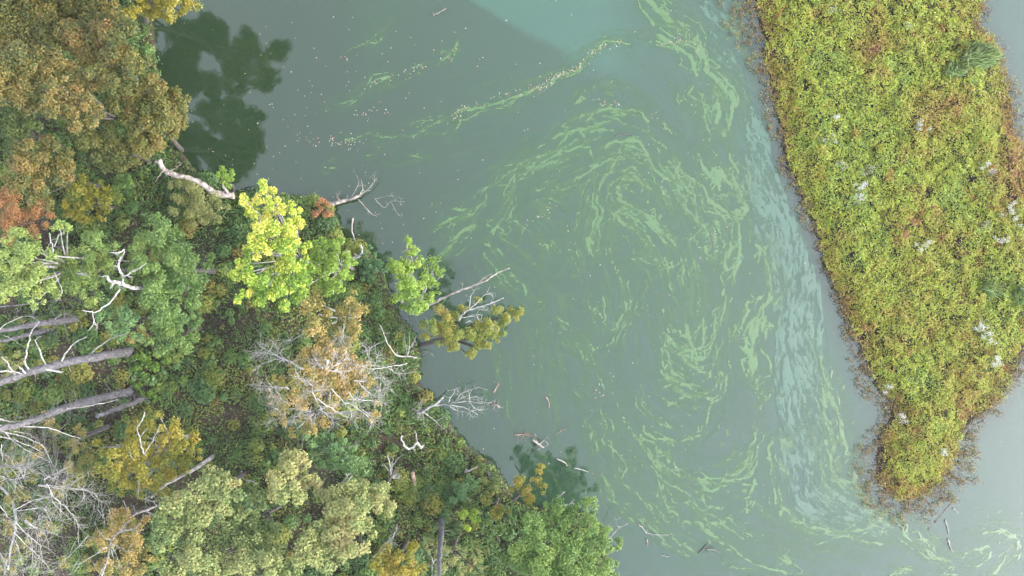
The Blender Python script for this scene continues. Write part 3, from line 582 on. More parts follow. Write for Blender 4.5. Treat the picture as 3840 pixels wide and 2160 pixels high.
tree('oak_tree', 'olive green oak bulging farthest right over the water', 'tree', [(400,225,42),(448,255,36),(458,295,30),(400,285,52),(350,250,42),(345,310,48),(410,335,46),(455,330,20),(300,260,36),(375,365,40)], 'olive', 6.2, G_OAK, seed=5, hue=.5, grad=(.05, 0), trunk_r=.2, base=(455, 378), **OAK)
tree('oak_tree', 'dark green oak low on the left edge under the amber crowns', 'tree', [(35,300,50),(70,330,45),(25,355,50),(-30,320,60),(95,290,30)], 'dkgreen', 7.2, G_OAK, seed=6, hue=.55, **OAK)
tree('oak_tree', 'dusky olive oak in the shade between amber and olive crowns', 'tree', [(260,330,42),(290,375,44),(235,365,40),(315,400,36),(255,400,36)], 'olive', 6.0, G_OAK, seed=7, hue=.38, **OAK)
tree('oak_tree', 'brownish orange oak crown lowest of the oak mass', 'tree', [(80,395,46),(140,390,44),(55,445,50),(120,445,52),(165,430,38),(110,490,36)], 'oakor', 8.0, G_OAK, seed=8, hue=.42, **OAK)
tree('oak_tree', 'golden oak at the top edge hanging above the water', 'tree', [(385, 8, 40.0), (430, 20, 40.0), (480, 0, 37.5), (405, 40, 27.5), (345, 15, 37.5), (440, -30, 50.0), (510, -10, 26), (370, -5, 30), (460, 35, 16)], 'gold', 6.5, G_OAK, seed=9, hue=.5, L=.18, dens=95, cover=1.1, base=(375, 20))
for k, (cl, sd_k) in enumerate([([(330,-85,58),(375,-190,55),(255,-120,62),(385,-85,30),(300,-180,60),(392,-140,28),(230,-60,50)], 31), ([(60,-80,70),(110,-170,80),(200,-190,70)], 32)]):
    tree('oak_tree', 'oak just above the top edge mirrored in the dark water' if k == 0 else 'oak beyond the top left edge of the view', 'tree', cl, 'oak', 10., G_OAK, seed=sd_k, trunk_r=.22, **OAK)
tree('maple_tree', 'golden yellow maple below the brownish orange oak', 'tree', [(205,480,40),(250,500,40),(225,535,36),(190,520,30),(262,470,24),(245,548,22)], 'gold', 4.5, seed=10, hue=.35, hvar=.3, L=.19, dens=110, asp=.8)
tree('sapling', 'rusty half bare sapling against the left edge', 'tree', [(30, 520, 46.2), (85, 525, 39.6), (50, 560, 44.0), (115, 545, 30.8), (10, 580, 39.6), (95, 575, 28.6)], 'rust', 5, seed=11, hue=.55, L=.15, dens=95, cover=0.95)
tree('shrub', 'bright green shrub tucked under the oaks', 'shrub', [(310,448,24),(325,465,18),(298,470,16)], 'brtgrn', 2.5, seed=12, hue=.45)
tree('shrub', 'yellow green shrub beside the leaning bleached trunk', 'shrub', [(470,480,36),(520,505,42),(450,515,30),(545,545,30),(500,545,34),(560,520,22),(440,465,20)], 'paleol', 2.4, seed=13, hue=.6, hvar=.35, L=.18, asp=.5)
tree('shrub', 'lime leaf tuft growing on the end of the leaning trunk', 'shrub', [(558,432,16),(580,440,17),(570,458,15)], 'lime2', 3.4, seed=14, hue=.6, L=.15, base=(585, 490))
tree('ash_tree', 'pale lime tree spreading along the left edge', 'tree', [(38,605,38),(85,615,30),(28,665,42),(85,650,44),(55,715,46),(105,705,44),(130,650,26),(150,575,26,1.),(170,565,20,1.),(20,740,30),(95,755,26)], 'ltgreen', 9.2, seed=15, hue=.62, L=.19, dens=130, grad=(-.05, 0), bark=M_pale)
tree('ash_tree', 'mid green tree behind the bleached forked snag', 'tree', [(180,650,46),(235,615,42),(250,665,44),(200,705,44),(280,640,30),(150,720,34),(285,700,30),(230,740,30)], 'green', 7.6, seed=16, hue=.72, L=.18, dens=130)
tree('ash_tree', 'broad green crown standing between snag and lime tree', 'tree', [(400,580,44),(440,600,40),(360,615,40),(410,650,56),(460,650,48),(500,680,40),(520,650,26),(430,700,50),(380,700,44),(480,735,42),(400,760,46),(345,660,36),(440,790,40)], 'green', 8.2, seed=17, hue=.5, L=.19, dens=140, trunk_r=.24, grad=(-.03, .03))
tree('ash_tree', 'grey green tree below the white snag arm', 'tree', [(290,785,36),(330,790,38),(310,830,34),(270,800,26),(350,830,30)], 'bluegrn', 6.2, seed=18, hue=.75, L=.19)
tree('ash_tree', 'dull green lower crown above the big grey trunk', 'tree', [(420,820,44),(470,830,36),(400,860,32),(450,870,36),(490,800,24)], 'green', 5.6, seed=19, hue=.4, L=.19)
tree('shrub', 'golden sprig shrub by the end of the big grey trunk', 'shrub', [(350,835,16),(338,850,12),(365,852,12)], 'orange', 5.8, seed=20, hue=.5)
tree('poplar_tree', 'brilliant lime yellow tree by the shore', 'tree', [(612,500,14),(625,520,20),(652,508,18),(640,545,28),(690,505,22),(725,520,22),(745,528,14),(665,478,9,.8),(662,463,7,1.),(690,550,32),(735,560,26),(655,585,34),(705,595,42,.6),(745,600,30),(770,618,20),(618,640,24),(660,640,38,.5),(715,645,42),(600,690,18),(640,690,36),(690,690,38),(740,690,36),(620,735,22),(660,740,34),(705,745,36),(745,735,28),(605,665,14),(587,690,9),(765,665,26),(605,752,14),(715,770,18),(685,480,8)], 'lime', 11., seed=21, hue=.42, hvar=.5, L=.165, dens=125, grad=(-.05, .10), sub=.42, bark=M_pale, trunk_r=.11, asp=.75, cover=1.3)
tree('poplar_tree', 'leafy lime green tree close on the right of the brilliant one', 'tree', [(800,620,26),(838,625,22),(855,610,14),(815,655,34),(858,650,26),(885,660,14),(840,690,34),(800,690,28),(872,690,20),(820,725,26),(850,720,18),(780,715,20)], 'lime2', 7.5, seed=22, hue=.55, L=.19, dens=120, sub=.42, bark=M_pale)
tree('poplar_tree', 'bright green tree overhanging the shore left of the grey bough', 'tree', [(1030,625,18),(1027,605,8),(1015,650,24),(1050,645,22),(1000,685,28),(1040,680,32),(985,665,14),(1020,720,36),(1055,720,30),(1000,735,26),(1045,760,28),(1020,780,18),(1080,745,20),(1065,775,14)], 'lime2', 6.0, seed=23, hue=.6, L=.18, dens=130, sub=.42, base=(1010, 760), bark=M_pale, grad=(0, .03))
tree('poplar_tree', 'loose yellow green boughs right of the bright green tree', 'tree', [(1075,665,22),(1100,660,18),(1090,695,26),(1112,690,14),(1075,705,20),(1105,725,16)], 'lime2', 4.6, seed=24, hue=.45, L=.17, dens=75, sub=.42, base=(1045, 770), cover=.8, bark=M_pale)
tree('maple_tree', 'thin yellow and orange tree above the bleached branches', 'tree', [(800, 790, 40.3), (845, 800, 38.1), (880, 780, 33.6), (830, 840, 40.3), (875, 830, 38.1), (785, 830, 31.4), (910, 760, 29.1), (880, 745, 26.9), (900, 810, 26.9), (770, 760, 26.9)], 'orange', 6.8, seed=25, hue=.35, hvar=.34, L=.17, dens=95, cover=1.0, bark=M_pale)
tree('maple_tree', 'golden orange tree under a web of bleached branches', 'tree', [(790, 905, 42.5), (830, 890, 47.2), (875, 900, 40.1), (770, 940, 40.1), (820, 945, 51.9), (870, 945, 47.2), (905, 925, 35.4), (740, 920, 26.0), (770, 985, 44.8), (820, 995, 42.5), (855, 985, 33.0), (735, 975, 28.3), (720, 1005, 23.6), (905, 975, 26.0), (690, 985, 22), (930, 960, 20), (700, 950, 20)], 'orange', 7.3, seed=26, hue=.55, hvar=.3, L=.18, dens=105, cover=.95, bark=M_pale)
tree('maple_tree', 'small orange sprays under the lower bleached boughs', 'tree', [(725, 1050, 25.3), (760, 1065, 27.6), (795, 1055, 27.6), (820, 1060, 18.4), (740, 1085, 16.1), (700, 1030, 18.4), (785, 1085, 16.1), (945, 1040, 9.2), (935, 1055, 8.0), (948, 1015, 9.2), (690, 1005, 16.1)], 'orange', 6.4, seed=27, hue=.55, L=.18, dens=90, cover=0.95, bark=M_pale)
tree('willow_tree', 'leaning yellow olive tree reaching out over the lake', 'tree', [(1085, 820, 26.4), (1110, 800, 29.0), (1105, 845, 29.0), (1135, 815, 31.7), (1145, 850, 31.7), (1070, 850, 13.2), (1165, 775, 11.9), (1170, 850, 29.0), (1190, 870, 29.0), (1178, 892, 14.5), (1200, 835, 29.0), (1230, 820, 31.7), (1255, 800, 29.0), (1285, 795, 23.8), (1305, 787, 15.8), (1235, 855, 26.4), (1250, 840, 26.4), (1225, 875, 14.5), (1130, 868, 15.8), (1205, 755, 7.9)], 'olyel', 3.6, seed=28, hue=.45, hvar=.32, L=.17, dens=140, asp=.5, base=(1046, 872), trunk_r=.2, sub=.42, cover=1.3)
tree('maple_tree', 'round golden maple among the dead pines', 'tree', [(330,1090,36),(375,1080,36),(430,1080,36),(475,1100,34),(290,1120,36),(340,1140,44),(400,1135,46),(455,1140,42),(490,1140,24),(280,1170,36),(330,1190,42),(390,1190,42),(445,1180,34),(300,1215,30),(255,1125,20),(350,1235,26),(410,1230,24),(400,1045,14)], 'gold', 7.5, seed=29, hue=.42, hvar=.3, L=.18, dens=115, bark=M_pale, trunk_r=.2, grad=(0, .02))
G_K = 'pale khaki oaks at the bottom of the left bank'
KH = dict(L=.2, dens=140, sub=.4, asp=.7)
tree('oak_tree', 'khaki green crown nearest the golden maple', 'tree', [(545,1215,46),(500,1230,38),(580,1245,36),(455,1265,44),(515,1280,46),(420,1310,40),(470,1330,44),(565,1290,34),(410,1360,34),(590,1205,22)], 'khaki', 9.4, G_K, seed=33, hue=.55, grad=(0.02, .02), trunk_r=.24, **KH)
tree('oak_tree', 'tall khaki crown standing highest toward the shore', 'tree', [(745,1165,40),(715,1200,42),(770,1195,38),(735,1240,42),(700,1235,30),(790,1225,26)], 'khaki', 9.0, G_K, seed=34, hue=.68, trunk_r=.24, **KH)
tree('oak_tree', 'dim green khaki crown in the middle of the khaki group', 'tree', [(640,1260,40),(610,1310,42),(670,1310,44),(640,1360,46),(580,1350,40),(690,1360,36)], 'khaki', 7.8, G_K, seed=35, hue=.3, **KH)
tree('oak_tree', 'large pale khaki crown at the right of the khaki group', 'tree', [(850,1265,46),(895,1240,40),(840,1310,50),(895,1290,44),(810,1340,46),(870,1350,48),(925,1320,34),(780,1390,46),(830,1400,46),(910,1370,30)], 'khaki', 9.4, G_K, seed=36, hue=.62, grad=(.0, .02), trunk_r=.26, **KH)
tree('oak_tree', 'khaki crown with brown gaps cut by the bottom edge', 'tree', [(440,1410,40),(500,1400,42),(560,1410,44),(620,1420,46),(680,1430,44),(520,1450,44),(740,1440,40),(450,1460,40)], 'khaki', 8.6, G_K, seed=37, hue=.5, **KH)
tree('oak_tree', 'tan edged khaki crown next to the small white forked branch', 'tree', [(960,1240,32),(945,1270,30),(975,1280,24),(930,1225,26)], 'khaki', 8.0, G_K, seed=38, hue=.6, **KH)
tree('ash_tree', 'bluish green tree behind the tall khaki crown', 'tree', [(820,1110,36),(860,1130,38),(890,1160,34),(820,1150,36),(775,1110,26),(905,1195,28),(860,1180,32)], 'bluegrn', 6.0, seed=39, hue=.7, L=.2, dens=140)
tree('willow_tree', 'fresh green willow at the bottom shore', 'tree', [(1400,1275,30),(1380,1265,16),(1440,1290,34),(1485,1275,24),(1475,1260,12),(1380,1310,40),(1430,1335,46),(1485,1320,42),(1340,1320,36),(1320,1370,44),(1375,1365,46),(1440,1380,48),(1500,1370,40),(1530,1340,20),(1545,1375,18),(1558,1360,9),(1360,1420,48),(1430,1430,50),(1500,1420,40),(1310,1430,40),(1540,1420,18),(1460,1480,50),(1540,1445,14)], 'brtgrn', 6.4, seed=40, hue=.5, hvar=.3, L=.2, dens=125, asp=.45, trunk_r=.28, base=(1400, 1320), sub=.4, grad=(.03, 0))
tree('maple_tree', 'small orange yellow tree behind the fresh green willow', 'tree', [(1320,1215,28),(1350,1195,22),(1357,1178,13),(1300,1235,22),(1340,1240,28),(1365,1225,20),(1330,1258,18)], 'gold', 4.2, seed=41, hue=.6, hvar=.34, L=.17, dens=120, base=(1285, 1262), asp=.5)
tree('shrub', 'vivid lime yellow shrub alone in the dark undergrowth', 'shrub', [(1172,1300,18),(1190,1310,18),(1180,1325,13),(1195,1290,10)], 'lime', 2.2, seed=42, hue=.3, L=.18)
tree('shrub', 'olive yellow shrub between lime shrub and orange tree', 'shrub', [(1240,1275,26),(1265,1285,22),(1250,1300,16),(1222,1250,14)], 'gold', 2.6, seed=43, hue=.2, hvar=.3, L=.17)
tree('maple_tree', 'amber mound tree at the bottom edge right of the khaki group', 'tree', [(990,1395,34),(1025,1390,32),(960,1420,36),(1010,1430,38),(1045,1420,28),(980,1460,36)], 'gold', 6.0, seed=44, hue=.62, L=.16, dens=140)
tree('pine_tree', 'thin olive pine round the grey pole trunk at the bottom', 'tree', [(1090, 1385, 27.6), (1075, 1360, 18.4), (1110, 1400, 29.9), (1150, 1390, 27.6), (1140, 1430, 39.1), (1180, 1420, 32.2), (1200, 1395, 18.4), (1100, 1440, 32.2), (1215, 1440, 25.3)], 'paleol', 5.2, seed=45, hue=.5, L=.2, dens=85, asp=.35, cover=1.2, sub=.3)
tree('shrub', 'leafy yellow green shrub at the foot of the big grey trunk', 'shrub', [(360,900,24),(395,905,26),(375,930,28),(340,925,18),(420,900,18)], 'lime2', 2.0, seed=46, hue=.1, hvar=.4, L=.22)
tree('shrub', 'broad leaved blue green shrub below the yellow green one', 'shrub', [(420,935,30),(390,960,26),(450,915,22),(345,945,20),(430,970,20)], 'bluegrn', 1.6, seed=47, hue=.8, L=.28, asp=.85, dens=110)
tree('shrub', 'yellow green shrub by the foot of the spiky grey trunk', 'shrub', [(345,975,18),(375,985,20),(360,1005,16),(395,1000,16)], 'lime2', 1.8, seed=48, hue=.0, hvar=.3, L=.18)
tree('shrub', 'small lime shrub between the two grey trunks', 'shrub', [(182,945,13),(178,965,12),(190,955,10)], 'lime2', 1.8, seed=49, hue=.35)
tree('shrub', 'mustard shrub beneath the grey trunk at the left edge', 'shrub', [(70, 985, 28.6), (110, 1000, 24.2), (35, 1000, 26.4), (95, 1030, 22.0)], 'gold', 2.0, seed=50, hue=.0, hvar=.3, cover=1.0)
tree('shrub', 'olive shrub against the left edge above the big grey trunk', 'shrub', [(25,905,30),(60,895,22),(35,935,20)], 'paleol', 3.0, seed=51, hue=.6)
tree('shrub', 'dark green bush at the waterline behind the white curved snag', 'shrub', [(925,640,26),(950,650,22),(905,665,18),(960,680,18),(935,680,26),(915,695,20)], 'bluegrn', 1.1, seed=52, hue=.3, L=.18, base=(930, 690))
tree('shrub', 'reddish bush at the tip of the grass bank', 'shrub', [(812,515,18),(800,535,16),(825,540,14)], 'rust', 1.1, seed=53, hue=.3, L=.16)
tree('shrub', 'dark bushy shrub right of the brown rotten log', 'shrub', [(1160,1215,30),(1185,1235,28),(1150,1240,24),(1195,1215,18)], 'bluegrn', 1.8, seed=54, hue=.55, L=.18)
tree('shrub', 'brown tinged shrub on the shore by the drift sticks', 'shrub', [(1225,1190,24),(1245,1215,22),(1205,1180,18),(1235,1235,18)], 'under', 1.4, seed=55, hue=.75, L=.17)
tree('shrub', 'copper leaved shrub at the foot of the golden maple', 'shrub', [(300, 1300, 39.6), (340, 1320, 39.6), (280, 1345, 35.2), (330, 1370, 37.4), (250, 1370, 28.6)], 'orange', 3.6, seed=56, hue=.45, hvar=.32, cover=0.95, L=.17)
tree('shrub', 'ochre brush at the bottom edge under the forked pale tree', 'shrub', [(280, 1430, 39.6), (330, 1420, 37.4), (240, 1410, 28.6), (370, 1440, 30.8), (380, 1400, 22.0)], 'orange', 3.0, seed=57, hue=.3, hvar=.35, cover=0.95, L=.17)
tree('sapling', 'yellow sprays among the pale branches in the lower left', 'tree', [(195, 1110, 28.6), (225, 1145, 26.4), (190, 1170, 26.4), (240, 1180, 22.0), (60, 1240, 24.2), (90, 1200, 19.8), (210, 1080, 22.0), (20, 1330, 24.2), (70, 1300, 15.4), (20, 1420, 26.4), (140, 1080, 17.6), (130, 1050, 26), (100, 1130, 26), (40, 1150, 26), (150, 1230, 24), (120, 1330, 26), (60, 1380, 26), (170, 1400, 26), (30, 1250, 22)], 'orange', 4.5, seed=58, hue=.25, hvar=.3, cover=0.8, L=.16)

# ------------------------------------------------------------------ bare wood: snags, logs, branches
def snag(name, label, cat, frame, trunk, branches, mat, z, r0, base=None, taper=.45, tw=4, twl=.8, seed=0, group=None, bt=4, sides=8, spikes=0, bscale=.82):
    """trunk / branches: polylines in a photo frame; z: (z start, z end) of the trunk; branches: (points, z0, z1, radius m)"""
    r = np.random.default_rng(900 + seed)
    def path(pts, z0, z1, j=.02):
        p = catmull(px(frame, pts), 4); zz = np.linspace(z0, z1, len(p)); w = W(p, zz)
        w[1:-1] += r.normal(size=(len(w) - 2, 3)) * j; return w
    tp = path(trunk, *z); root = thing(name, tp[0], label, cat, group)
    tr = np.linspace(r0, r0 * taper, len(tp)) * r.uniform(.9, 1.1, len(tp))
    parts = [tube(tp, tr, sides)]
    g0 = float(hground(tp[:1, 0], tp[:1, 1])[0])
    if tp[0, 2] > g0 + 1.0 and sdist(MAINW, tp[:1, 0], tp[:1, 1])[0] > .3:      # the hidden lower stem that carries it
        parts.append(tube(np.array([[tp[0, 0], tp[0, 1], g0 - .1], [tp[0, 0] + .05, tp[0, 1], (g0 + tp[0, 2]) / 2], tp[0] - [0, 0, .01]]), [r0 * 1.15, r0, r0 * .9], sides))
    tws = twigs(tp, r0, r, tw, twl) if tw else []
    for k in range(spikes):
        i = int(r.integers(1, len(tp) - 1)); d = r.normal(size=3) + np.array([0, 0, .5]); d /= np.linalg.norm(d)
        q = tp[i] + d * tr[i]; l_ = r.uniform(.15, .75)
        parts.append(tube(np.array([q - d * .05, q + d * l_ * .5, q + d * l_ + r.normal(size=3) * .06]), [.028, .018, .008], 4))
    wood('trunk', parts, mat, root, tp[0])
    for bdef in branches:
        pts, z0, z1, rb = bdef[:4]; bpth = path(pts, z0, z1)
        rb = rb * bscale; bp_ = [tube(bpth, np.linspace(rb, rb * .3, len(bpth)), 6)]
        if bt: tws += twigs(bpth, rb, r, bt, twl)
        wood('branch', bp_, bdef[4] if len(bdef) > 4 else mat, root, tp[0])
    if tws: wood('twigs', tws, M_twig if mat in (M_white, M_pale) else mat, root, tp[0])['kind'] = 'stuff'
    return root

# the two big dead pines and their neighbours
snag('dead_pine', 'thick grey dead pine trunk with white upcurved branches at left', 'dead tree', 'F2', [(990,1205),(900,1218),(800,1232),(600,1270),(400,1315),(200,1365),(30,1428),(-150,1480)],
  [([(210,1340),(185,1280),(205,1180),(230,1070),(290,990)], 10.5, 13.5, .07, M_white), ([(335,1305),(290,1200),(260,1130),(300,1100)], 9.5, 11.5, .06, M_white), ([(450,1290),(490,1210),(560,1140),(635,1100)], 8, 9.5, .07, M_white),
   ([(640,1250),(720,1180),(830,1110),(920,1080)], 5.5, 6.5, .06, M_white), ([(690,1245),(560,1250),(480,1262),(450,1280)], 5.2, 8.2, .05, M_white), ([(-40,1350),(0,1355),(100,1360),(160,1375)], 12.5, 12, .08, M_white), ([(330,1340),(430,1362),(465,1356)], 10.5, 9.8, .08, M_white),
   ([(110,1380),(60,1300),(10,1250)], 12, 12.6, .06, M_white), ([(190,1370),(150,1330),(115,1310)], 11.2, 11.6, .05, M_white), ([(500,1310),(520,1350)], 7.6, 7.8, .03, M_white), ([(250,1360),(262,1415)], 10.6, 11, .03, M_white)],
  M_barkp, (1.0, 14.), .34, taper=.5, tw=0, bt=2, twl=.35, seed=1, spikes=45)
snag('dead_pine', 'spiky grey dead pine trunk running to the left edge', 'dead tree', 'F3', [(975,88),(900,105),(750,140),(600,180),(500,210),(350,262),(250,305),(100,345),(-150,400)],
  [([(860,155),(760,180),(650,200),(560,215),(480,225)], 4.5, 9., .05, M_white), ([(-60,340),(60,350),(200,355),(350,360),(460,400),(590,440)], 12.5, 8.5, .06, M_white), ([(-40,380),(80,400),(180,430),(320,500),(380,620)], 12.5, 9, .05, M_white), ([(-20,420),(100,450),(230,500),(330,560)], 12, 9.5, .04, M_white),
   ([(0,300),(60,310),(130,325)], 13, 12, .07, M_white), ([(0,540),(30,560),(65,590)], 11.5, 10.5, .03, M_white), ([(10,480),(12,560),(20,630)], 12, 11, .03, M_white), ([(100,390),(200,400),(280,450)], 12, 10, .03, M_pale), ([(-50,330),(40,400),(120,480),(260,560),(370,610)], 13, 9, .035, M_pale)],
  M_barkp, (1.1, 14.2), .30, taper=.5, tw=0, bt=12, twl=1.5, seed=2, spikes=80)
snag('dead_pine', 'shorter spiky grey trunk below the long one', 'dead tree', 'F3', [(1095,130),(1020,160),(950,190),(850,225),(710,275)], [([(1080,150),(1100,165),(1120,190)], 1.5, 1.6, .03, M_white)], M_barkp, (1.2, 6.2), .2, taper=.7, tw=0, bt=1, seed=3, spikes=26)
snag('fallen_tree', 'upper grey fallen trunk with hanging twigs at the left edge', 'fallen tree', 'F2', [(610,965),(450,985),(300,1003),(100,1040),(-80,1070)], [([(-40,885),(120,868),(300,850),(430,835),(560,830),(730,850)], 6, 4, .05), ([(370,860),(385,920),(400,980),(360,1150)], 5, 4, .03), ([(470,890),(480,1050),(510,1150)], 5, 4, .03), ([(260,880),(240,960),(230,1030)], 5.5, 5, .03), ([(130,890),(120,960)], 5.5, 5, .03), ([(0,1050),(60,1000),(200,950),(290,990)], 7, 6, .04, M_pale), ([(400,980),(480,930),(600,1000)], 4, 3.4, .04, M_pale)], M_barkp, (1.6, 6.5), .28, tw=0, bt=8, twl=1.2, seed=4)
snag('fallen_tree', 'lower grey fallen trunk half hidden by brush at the left edge', 'fallen tree', 'F2', [(430,1040),(300,1065),(200,1085),(80,1120),(-60,1150)], [([(20,1090),(90,1120),(180,1185)], 4.5, 4, .03, M_pale)], M_barkp, (1.6, 5.), .2, tw=5, bt=3, seed=5)
snag('fallen_tree', 'dark mossy trunk lying in the brush by the golden maple', 'fallen tree', 'F3', [(820,340),(740,375),(650,412),(560,450),(495,490)], [], M_bark, (1.8, 3.6), .22, tw=6, seed=6)
snag('fallen_tree', 'grey log sticking out from under the golden maple', 'fallen tree', 'F3', [(1572,562),(1450,650),(1330,715),(1200,790),(1110,872)], [([(1100,860),(1070,890),(1150,900)], 6.5, 6.6, .04, M_pale)], M_pale, (1.6, 7.), .16, tw=4, seed=7)
# forked bleached snag above the green tree
snag('bleached_snag', 'white forked snag rising above the broad green crown', 'dead tree', 'F2', [(985,745),(940,735),(900,718),(850,700),(800,692),(782,655)],
  [([(780,660),(765,658),(745,660)], 11, 11.1, .05), ([(840,700),(825,725),(808,752)], 10.8, 11.2, .05), ([(875,712),(878,735),(880,752)], 10.6, 11, .05), ([(905,665),(870,600),(878,540),(905,500),(912,460)], 9.6, 11.5, .09), ([(912,460),(870,485),(800,484)], 11.5, 11.8, .06), ([(850,482),(853,500)], 11.6, 11.8, .04), ([(905,668),(960,630),(1020,600),(1072,565)], 9.6, 10, .06), ([(930,650),(975,665)], 9.6, 9.7, .05),
   ([(880,755),(830,820),(770,880),(700,922),(660,918),(600,908)], 9.8, 11.5, .07), ([(680,930),(690,1000),(645,1060)], 11.2, 11.6, .05), ([(690,992),(715,1027)], 11.2, 11.3, .04), ([(900,720),(905,690),(905,665)], 9.8, 9.6, .09), ([(870,600),(845,575)], 10, 10.3, .04)], M_white, (8.6, 11.), .13, taper=.6, tw=0, bt=2, twl=.35, seed=8)
snag('bleached_snag', 'thin pale dead limbs poking from the pale lime tree', 'dead tree', 'F2', [(390,510),(388,470),(385,430),(370,395),(362,340)], [([(400,440),(425,365),(450,345)], 10.4, 10.8, .04), ([(400,630),(430,700),(455,770),(440,810)], 10, 9.5, .035), ([(300,570),(360,560),(240,560)], 10, 10, .03), ([(560,640),(640,640),(600,650)], 9, 9, .05), ([(60,545),(110,560),(160,600)], 10.2, 10.2, .03)], M_pale, (9.8, 11), .05, tw=3, bt=3, twl=.5, seed=9)
# bleached leaning trunk on the shore
snag('leaning_trunk', 'thick bleached trunk leaning from the undergrowth to the shore', 'fallen tree', 'v', [(588,492),(565,490),(545,487),(528,478),(512,465),(490,453),(455,443),(420,432),(408,420),(400,402)], [([(418,433),(440,425),(455,412)], 3.2, 3.4, .05), ([(412,428),(398,445),(390,460)], 3.2, 2.8, .05), ([(575,488),(562,468),(560,450),(568,442)], 1.2, 2.6, .13), ([(405,412),(393,406),(388,408)], 3.4, 3.5, .06), ([(425,434),(415,445)], 3.2, 3.0, .05)], M_drift, (.7, 3.4), .25, taper=.62, tw=0, bt=1, twl=.5, seed=10)
# wood in the water by the grass bank
snag('fallen_branch', 'forked grey bough lying in the water off the grass bank', 'driftwood', 'F4', [(785,492),(825,475),(860,465),(930,450),(985,428)], [([(990,430),(1012,380),(1005,310)], .5, .9, .05), ([(985,425),(1050,380),(1085,340),(1115,305)], .5, .7, .04), ([(940,430),(985,345),(978,285)], .5, .8, .03), ([(1060,375),(1095,320),(1085,265)], .5, .8, .02), ([(985,450),(1040,510),(1075,548),(1112,566)], .4, .2, .05), ([(860,455),(840,435),(850,415)], .5, .6, .06, M_brown)], M_drift, (.3, .55), .17, taper=.5, tw=2, bt=3, twl=.5, seed=11)
snag('fallen_branch', 'thin pale branch just under the surface past the forked bough', 'driftwood', 'F4', [(1090,440),(1125,475),(1162,505),(1210,462),(1300,465)], [([(1210,470),(1240,530),(1280,572)], .1, .05, .022), ([(1105,442),(1150,435),(1205,422)], .1, .12, .02), ([(1262,430),(1275,465)], .15, .1, .018)], M_pale, (.08, .12), .025, tw=2, bt=3, twl=.4, seed=12)
snag('bleached_snag', 'white curved snag at the waterline beside the dark bush', 'dead tree', 'F4', [(900,872),(945,852),(985,838),(1008,808),(1012,785),(1003,758)], [([(985,838),(965,820),(958,828)], 1.4, 1.5, .05), ([(1000,835),(970,850)], 1.3, 1.3, .06)], M_white, (1., 1.9), .11, taper=.5, tw=0, bt=0, seed=13)
snag('tree_stump', 'pinkish broken stump left of the white curved snag', 'stump', 'F4', [(895,890),(905,865),(913,840),(914,800)], [([(913,840),(930,850)], 1., 1., .06)], M_drift, (.5, 1.6), .14, taper=.8, tw=0, bt=0, seed=14)
snag('driftwood_stick', 'grey stick lying upright along the shore above the white snag', 'driftwood', 'F4', [(950,575),(940,635),(950,690),(966,748)], [], M_drift, (.12, .4), .07, tw=1, twl=.3, seed=15)
snag('fallen_branch', 'long grey bough reaching from the shore over the green scum', 'driftwood', 'F4', [(1425,1182),(1520,1140),(1620,1092),(1720,1052),(1830,1012),(1940,942),(2015,915)], [([(1800,1022),(1840,980),(1892,955)], 1.2, 1.4, .05), ([(1690,1060),(1692,1025)], 1, 1.5, .03), ([(1945,940),(1990,925)], 1.2, 1.2, .02)], M_drift, (.5, 1.3), .11, taper=.3, tw=2, bt=2, twl=.4, seed=16)
snag('dead_branch', 'white dead boughs standing out of the leaning yellow olive tree', 'dead branch', 'F4', [(1665,1275),(1690,1235),(1722,1208),(1800,1180),(1900,1150),(1972,1118)], [([(1722,1208),(1780,1160),(1830,1110),(1882,1080)], 4.3, 4.8, .05), ([(1680,1252),(1790,1236),(1832,1236)], 4, 4.2, .05), ([(1742,1200),(1750,1110),(1782,1060)], 4.3, 4.9, .04), ([(1800,1195),(1860,1200)], 4.3, 4.3, .03), ([(1880,1155),(1900,1125)], 4.5, 4.6, .03), ([(1790,1236),(1810,1275),(1835,1275)], 4, 3.8, .03), ([(1715,1285),(1750,1275),(1770,1310)], 3.8, 3.6, .03), ([(1850,1340),(1900,1325),(1930,1345)], 4, 4, .04)], M_white, (3.6, 4.8), .07, taper=.5, tw=2, bt=4, twl=.5, seed=17)
snag('dead_tree', 'fallen white dead tree with a fan of bare branches over the water', 'dead tree', 'F5', [(1640,748),(1690,735),(1720,712),(1780,682),(1852,625)],
  [([(1780,690),(1860,682),(1940,690),(2040,712),(2130,765)], 1.3, 2., .07), ([(1890,665),(1920,610),(1955,548)], 1.5, 2.2, .05), ([(1950,650),(1990,600),(2040,570),(2140,540)], 1.6, 2.5, .05), ([(1930,665),(2050,655),(2150,670),(2245,660)], 1.6, 2, .05), ([(2060,590),(2068,660),(2120,720),(2185,725)], 2, 1.7, .035), ([(1960,650),(2020,620),(2060,600)], 1.7, 2, .03), ([(2040,640),(2090,620),(2170,630)], 1.8, 1.9, .03), ([(1900,690),(1960,730),(2020,740)], 1.5, 1.4, .04), ([(2050,715),(2080,780)], 1.9, 1.8, .02), ([(2080,730),(2140,720),(2180,725)], 1.9, 1.8, .025),
   ([(1680,738),(1770,800),(1862,880)], 1., .7, .045), ([(1680,748),(1645,660)], 1., 1.3, .03), ([(1670,740),(1600,712)], 1., 1.2, .03), ([(1800,812),(1850,790)], .9, 1., .03), ([(1690,750),(1692,825)], 1., .9, .03), ([(1670,745),(1640,800)], 1, .9, .03), ([(1680,730),(1672,640)], 1, 1.5, .03)], M_white, (.9, 1.9), .11, taper=.6, tw=2, bt=6, twl=.6, seed=18)
